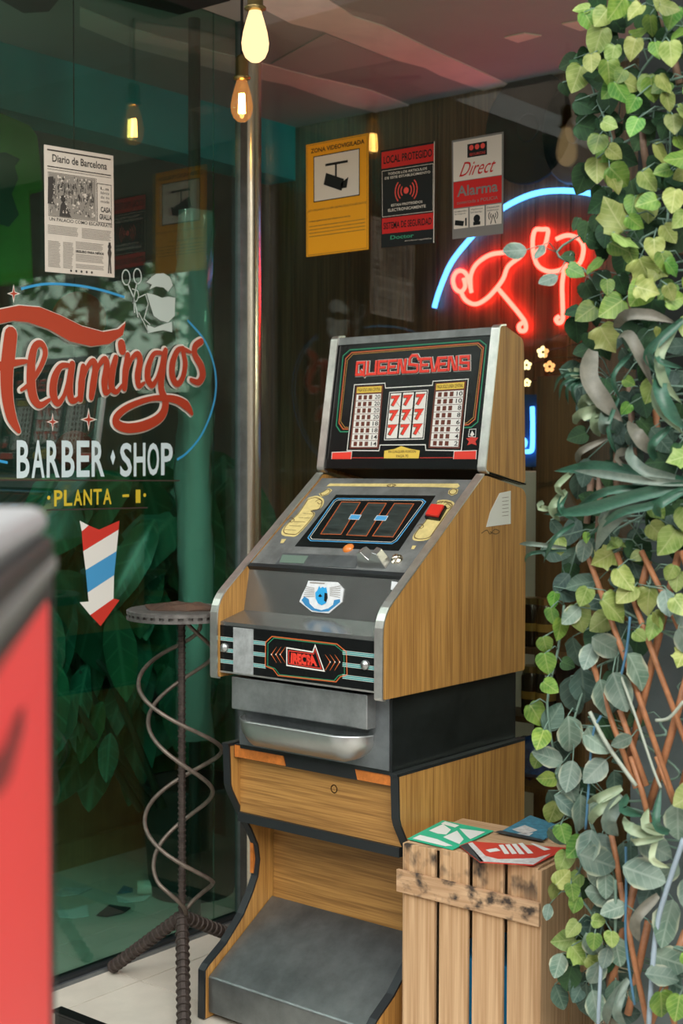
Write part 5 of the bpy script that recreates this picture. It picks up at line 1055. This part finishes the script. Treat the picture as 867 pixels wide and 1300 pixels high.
clump('dry grey drooping strap leaves above the long blades', 'plant', Zb, [([(540, 60), (640, 10), (760, 10), (830, 40)], 55, 'blade_dry'), ([(560, 100), (650, 105), (705, 200), (720, 350)], 60, 'blade_dry'), ([(620, 520), (680, 560), (720, 620), (735, 690)], 70, 'blade_dry'), ([(430, 170), (460, 300), (530, 420), (575, 520)], 90, 'blade_dry'), ([(600, 660), (615, 690), (640, 740)], 60, 'blade_dry')], 'dry_strap_plant')
clump('green strap leaves hanging down at the picture edge', 'plant', Zb, [([(870, 20), (800, 130), (740, 210), (760, 300)], 45, 'blade_dark'), ([(830, 60), (800, 200), (820, 330), (860, 430)], 50, 'blade_pale'), ([(790, 250), (800, 350), (850, 470), (880, 560)], 70, 'blade_dark'), ([(745, 290), (790, 440), (870, 580)], 40, 'blade_pale'), ([(740, 170), (810, 230), (870, 260)], 30, 'blade_dark'), ([(620, 180), (585, 300), (560, 410)], 24, 'blade_dark'), ([(555, 400), (560, 560), (556, 700)], 20, 'blade_dark')], 'hanging_strap_plant')
clump('pale variegated lily-like leaves beside the dark board', 'plant', Zb, [([(330, 290), (390, 285), (450, 305)], 50, 'blade_pale'), ([(500, 390), (450, 420), (385, 480)], 60, 'blade_pale'), ([(510, 450), (430, 490), (350, 530)], 62, 'blade_pale'), ([(500, 440), (500, 520), (465, 590)], 60, 'blade_pale'), ([(500, 460), (540, 530), (490, 580)], 60, 'blade_grey'), ([(360, 715), (430, 660), (520, 590)], 34, 'blade_dry'), ([(190, 905), (230, 930), (262, 945)], 30, 'blade_pale')], 'variegated_plant')
clump('small dark palm fan in front of the dark board', 'plant', Zb, [([(430, 290), (340, 300), (240, 375)], 16, 'blade_dark'), ([(430, 292), (350, 330), (265, 412)], 16, 'blade_dark'), ([(430, 294), (370, 350), (310, 432)], 18, 'blade_dark'), ([(430, 296), (390, 360), (355, 445)], 16, 'blade_dark'), ([(430, 290), (360, 290), (280, 320)], 14, 'blade_dark')], 'palm_fan')
clump('tuft of narrow green grass leaves beside the cabinet', 'plant', Zb, [([(300, 1130), (200, 1105), (70, 1110)], 22, 'blade_grey'), ([(300, 1140), (190, 1150), (100, 1200)], 18, 'blade_dark'), ([(340, 1010), (300, 1080), (190, 1200)], 22, 'blade_dark'), ([(300, 850), (290, 930), (270, 1000)], 40, 'blade_pale'), ([(300, 860), (330, 930), (345, 1000)], 34, 'blade_dark'), ([(330, 760), (315, 830), (295, 880)], 30, 'blade_pale')], 'grass_tuft')
clump('pale edged lance leaves in the lower trellis, above the broad leaves', 'plant', Zd, [([(570, 150), (500, 190), (416, 228)], 52, 'blade_pale'), ([(560, 190), (500, 250), (424, 330)], 50, 'blade_pale'), ([(570, 190), (560, 290), (552, 385)], 75, 'blade_grey'), ([(600, 190), (630, 230), (680, 290)], 46, 'blade_dark')], 'lance_plant')
clump('bright green lance leaves near the bottom corner', 'plant', Zd, [([(770, 385), (680, 330), (580, 288)], 56, 'blade_pale'), ([(780, 370), (740, 310), (700, 250)], 50, 'lance_leaf'), ([(740, 390), (770, 470), (800, 540)], 34, 'lance_leaf'), ([(770, 390), (690, 390), (610, 385)], 34, 'blade_pale'), ([(800, 370), (790, 300), (760, 150)], 40, 'blade_dark'), ([(745, 672), (690, 760), (655, 900)], 55, 'blade_dry'), ([(600, 1080), (560, 1180), (500, 1300)], 50, 'blade_grey'), ([(590, 1090), (600, 1200), (590, 1310)], 46, 'blade_grey')], 'bright_lance_plant')
# trellis rods
tr = thing('willow_trellis', 'reddish brown willow rod trellis behind the hanging leaves', 'trellis', (1.4, TY+.01, 0))
def rod(f, a, b, r, yy, m='stick'):
    A = at(*f(*a), 1, yy); B = at(*f(*b), 1, yy); G().tube([A, A.lerp(B, .5)+Vector((rl.uniform(-.003, .003), 0, 0)), B], r, 8).build('rod', M[m], tr, smooth=True)
for a, b in (((390, 130), (880, 1520)), ((545, 160), (940, 1240)), ((665, 150), (960, 770)), ((560, 920), (690, 1290)), ((430, 700), (640, 1300))): rod(Zc, a, b, .0062, TY-.012)
for a, b in (((850, 150), (600, 1180)), ((920, 640), (700, 1400)), ((700, 200), (640, 420))): rod(Zc, a, b, .0085, TY+.008)
for a, b in (((560, 610), (700, 1320)), ((615, 0), (705, 320)), ((740, 0), (835, 260)), ((770, 1100), (830, 1320)), ((520, 380), (560, 620))): rod(Zd, a, b, .0062, TY-.012)
for a, b in (((640, 600), (500, 1200)), ((880, 850), (700, 1320)), ((700, 800), (600, 1250))): rod(Zd, a, b, .0085, TY+.008)
for k in range(4):
    rod(Zc, (860+k*150, 150), (1180+k*150, 1240), .0062, TY-.012); rod(Zc, (1150+k*150, 100), (840+k*150, 1400), .0085, TY+.008)
for a, b in (((530, 900), (550, 1160)), ((480, 1050), (495, 1310)), ((510, 1040), (500, 1310))): rod(Zd, a, b, .006, TY+.02, 'stick_old')
for a, b in (((610, 20), (690, 330)), ((540, 480), (560, 660)), ((640, 640), (660, 720)), ((480, 980), (500, 1250)), ((680, 800), (700, 1000)), ((420, 500), (450, 900))): rod(Za, a, b, .008, TY+.022, 'stick_old')
for a, b in (((730, 430), (770, 740)), ((610, 350), (630, 700)), ((465, 780), (455, 1100)), ((540, 560), (545, 840)), ((420, 790), (400, 1010))): rod(Zb, a, b, .0075, TY+.02, 'stick' if a[0] == 730 else 'stick_old')
for f, pts, r, m, lb in ((Zc, [(610, 470), (595, 620), (560, 770), (500, 860)], .0028, 'cord_blue', 'blue plastic cord hanging above the grey leaf pair'), (Zc, [(470, 950), (430, 1040), (410, 1290), (395, 1500)], .0028, 'cord_blue', 'blue plastic cord running down beside the crate strand'), (Zd, [(590, 440), (592, 640), (590, 900), (632, 1205)], .0028, 'cord_blue', 'long blue plastic cord over the lower rods'), (Zd, [(870, 400), (790, 640), (735, 860), (700, 1310)], .0055, 'cord_pale', 'thick pale blue cord at the bottom picture corner'), (Zd, [(470, 990), (462, 1150), (455, 1310)], .004, 'cord_pale', 'pale blue cord behind the dark leaves below the crate strand'), (Zd, [(540, 600), (540, 780), (535, 940)], .003, 'stem', 'thin green wire hanging in the lower trellis'), (Zc, [(560, 740), (640, 960), (720, 1200), (760, 1300)], .003, 'stem_pale', 'thin pale wire crossing the lower rods'), (Zc, [(415, 930), (500, 1090), (640, 1290)], .0045, 'stem_pale', 'pale curved plant stem crossing the grey leaves'), (Zc, [(870, 880), (800, 960), (735, 972)], .0035, 'stem_pale', 'short pale stem in front of the grey panel')):
    P = [at(*f(*p), 1, TY-.045) for p in pts]; tag(G().tube(smooth_path(P, 5), r, 7).build('hanging_twine', M[m], None, smooth=True), lb, 'twine')

# ------------------------------------------------------------------ inside left: plant, wrapped column, shirt, ornament, papers
rp = random.Random(21)
pp = thing('potted_plant', 'large dark green leafy plant in a dark pot behind the lettered glass', 'plant', (-.85, .30, 0))
G().lathe([(0, 0), (.15, 0), (.155, .02), (.18, .38), (.19, .40), (.17, .40), (.165, .36), (0, .36)], (-.84, at(244, 1080, 0, -.84).y, 0), 28).build('pot', M['pot_dark'], pp, smooth=True)
for k in range(4): G().tube([(-.80+rp.uniform(-.05, .05), .50+rp.uniform(-.05, .05), .36), (-.85+rp.uniform(-.15, .1), .30+rp.uniform(-.3, .2), .85), (-.85+rp.uniform(-.2, .1), .1+rp.uniform(-.5, .4), 1.35)], [.014, .011, .006], 8).build('stem', M['rubber_stem'], pp, smooth=True)
big = [(145, 771, 163, 889), (180, 880, 170, 1020), (100, 860, 85, 970), (130, 890, 100, 965), (95, 740, 110, 840), (195, 660, 160, 760), (210, 640, 235, 740), (60, 700, 90, 800), (115, 800, 75, 890), (75, 900, 120, 975), (250, 820, 290, 930), (215, 850, 250, 960), (150, 690, 120, 790), (235, 700, 255, 800), (275, 680, 290, 790), (185, 740, 200, 860), (140, 930, 135, 990)]
for a in big+[(lambda x, y, an, L: (x, y, x+L*math.cos(an), y+L*math.sin(an)))(rp.uniform(50, 295), rp.uniform(570, 890), rp.gauss(math.pi/2, .4), rp.uniform(110, 165)) for _ in range(80)]:
    X = rp.uniform(-1.15, -.66); p = at(a[0], a[1], 0, X); q = at(a[2], a[3], 0, X); d = q-p
    nrm = (-Fv+Vector((rp.uniform(-.6, .6), rp.uniform(-.4, .4), rp.uniform(-.2, .9)))).normalized()
    d = d+nrm*rp.uniform(-.25, .25)*d.length
    put_leaf(pp, p, d, nrm, d.length*1.05, lm('rubber', 'rubber', rp.randrange(3)), wscale=rp.uniform(.7, 1.0))
wc = thing('wrapped_pipe', 'pale green column wrapped in crinkled clear plastic behind the glass', 'column', (-.72, .62, 0))
c = at(247, 600, 0, -.59); g = G(); vs = []; fs = []; n = 20; rows = 26
for i in range(rows+1):
    for k in range(n):
        a = 2*math.pi*k/n; r = .056*(1+.14*math.sin(3*a+i*.7)+.13*rp.uniform(-1, 1)); vs.append((-.59+r*math.cos(a), c.y+r*math.sin(a), .62+i*(1.75/rows)))
for i in range(rows):
    for k in range(n): fs.append((i*n+k, i*n+(k+1) % n, (i+1)*n+(k+1) % n, (i+1)*n+k))
g.add(vs, fs).build('wrapping', M['plastic_wrap'], wc, smooth=True)  # stretch above the lining stands in for a pale street reflection
G().lathe([(.02, 0), (.02, CEIL-.002)], (-.59, c.y, 0), 16).build('core', M['pot_dark'], wc)
G().lathe([(.036, .64), (.036, 1.95)], (-.59, c.y, 0), 16).build('lining', M['white_paint'], wc)
# shirt
FSh = Frame((-1.15, 0, 0), (0, 1, 0), (0, 0, 1))
r_ = [FSh.q(*npz(*p)) for p in ((-90, 380), (-20, 375), (40, 400), (85, 420), (110, 455), (132, 640), (85, 652), (88, 700), (92, 800), (98, 950), (-90, 960))]
xm = r_[0][0]; ol = r_+[(2*xm-u, v) for u, v in r_[::-1][1:-1]]
shi = thing('green_shirt', 'bright green T-shirt with dark print hanging inside the glass', 'shirt', tuple(FSh.P(xm, r_[-1][1])))
me_ = G().slab(FSh, ol, -.03, .03).build('body', M['shirt_green'], shi, bevel=.012)
G().poly(FSh, FSh.qs([(-60, 520), (0, 512), (48, 535), (30, 560), (42, 600), (20, 650), (44, 720), (10, 760), (-60, 740)], npz), .0315).build('chest_print', M['shirt_print'], shi)
G().tube([FSh.P(xm, r_[0][1]-.01), FSh.P(xm, r_[0][1]+.10), FSh.P(xm-.02, r_[0][1]+.13)], .004, 6).build('hanger', M['steel'], shi)
ro = thing('red_ornament', 'two round red discs hanging on a cord behind the script lettering', 'ornament', tuple(at(100, 700, 0, -.62)))
for cx, cy, r in ((100, 405, .085), (95, 572, .062)):
    p = at(cx, cy, 0, -.62); G().lathe([(0, .03), (r*.6, .026), (r*.95, .008), (r, 0), (r*.95, -.008), (r*.6, -.02), (0, -.024)], p, 24, -Fv).build('disc', M['red_orn'], ro, smooth=True)
pt = at(98, 572, 0, -.62); G().tube([pt+Vector((-.01, 0, 0)), Vector((pt.x-.01, pt.y, CEIL))], .002, 6).build('cord', M['cord_black'], ro)
FP = Frame((0, 0, .002), (1, 0, 0), (0, 1, 0)); zq = zf(40, 1100, 867/260)
for pts, lb, m in (([(90, 118), (140, 92), (258, 95), (200, 120), (130, 130)], 'flat grey paper scrap on the shop floor farthest from the table', 'flyer_pale'), ([(100, 190), (160, 186), (235, 165), (243, 212), (180, 222), (120, 218)], 'torn pale paper on the shop floor nearest the glass', 'flyer_white'), ([(360, 128), (420, 138), (510, 122), (480, 146), (400, 156), (365, 150)], 'pale folded leaflet on the shop floor beside the pot', 'flyer_white'), ([(275, 210), (330, 165), (420, 178), (390, 200), (320, 216)], 'dark crumpled leaflet on the shop floor between the papers', 'flyer_dark'), ([(362, 118), (390, 84), (430, 96), (428, 110)], 'small blue paper standing by the folded leaflet', 'flyer_blue')):
    o = G().slab(FP, FP.qs(pts, zq), .001, .004).build('paper_scrap', M[m]); tag(o, lb, 'paper', 'paper scraps on the shop floor')
p = at(*zq(490, 100), 2, .02); cb_ = thing('small_canister', 'small cream canister lying by the pot on the shop floor', 'canister', tuple(p))
G().lathe([(0, 0), (.024, 0), (.026, .004), (.026, .08), (.024, .084), (0, .084)], p+Vector((-.03, -.02, .008)), 16, (.7, .7, .0)).build('body', M['stk_cream'], cb_, smooth=True)
# black frame on the floor, red cabinet in front
bf = thing('black_frame', 'low black steel angle frame on the tiles below the glass', 'frame', tuple(at(80, 1300, 2, 0)))
e0 = at(78, 1277, 2, .075)
G().box((e0.x, e0.y-.035, .068), (e0.x+.75, e0.y, .075)).build('top_flange', M['black_gloss'], bf, bevel=.001)
G().box((e0.x+.015, e0.y-.035, .0), (e0.x+.75, e0.y-.028, .068)).build('front_flange', M['black_gloss'], bf, bevel=.001)
G().box((e0.x+.02, e0.y-.028, 0), (e0.x+.05, e0.y-.01, .068)).build('foot', M['black_gloss'], bf)
t1 = 1.2; pf = dep(62, 756, t1); az = math.atan((182-433.5)/FPX)
dr = (Vector((Fv.x, Fv.y, 0)).normalized()*math.cos(az)+R0*math.sin(az)).normalized(); nr = Vector((dr.y, -dr.x, 0))   # dr: away from camera, nr: to the right
zr = pf.z
ck = thing('red_cabinet', 'blurred red cabinet with black rim nearest the camera', 'cabinet', (pf.x, pf.y, 0))
def obox(name, a0, a1, b0, b1, z0, z1, m, bev=.006):
    base_ = Vector((pf.x, pf.y, 0)); g = G()
    pts = [base_+dr*a+nr*b_ for a, b_ in ((a0, b0), (a1, b0), (a1, b1), (a0, b1))]
    return g.prism([Vector((p.x, p.y, z0)) for p in pts], (0, 0, z1-z0)).build(name, M[m], ck, bevel=bev)
obox('body', -.62, 0, -.5, 0, .02, zr, 'cabinet_red')
obox('edge_post', -.0, .035, -.5, .002, .02, zr+.05, 'cabinet_black')
obox('rim', -.622, .004, -.502, .004, zr, zr+.052, 'cabinet_black')
obox('rim_strip', -.624, .006, -.5, .007, zr+.022, zr+.034, 'steel', .002)
obox('lid', -.62, .0, -.5, .0, zr+.052, zr+.078, 'cabinet_grey', .02)
FK = Frame(pf+nr*.0012, -dr, (0, 0, 1))
G().poly(FK, FK.qs([(-10, 965), (8, 945), (22, 905), (32, 895), (30, 925), (14, 985), (2, 1005), (-12, 1010)])).build('dark_mark', M['cabinet_mark'], ck)
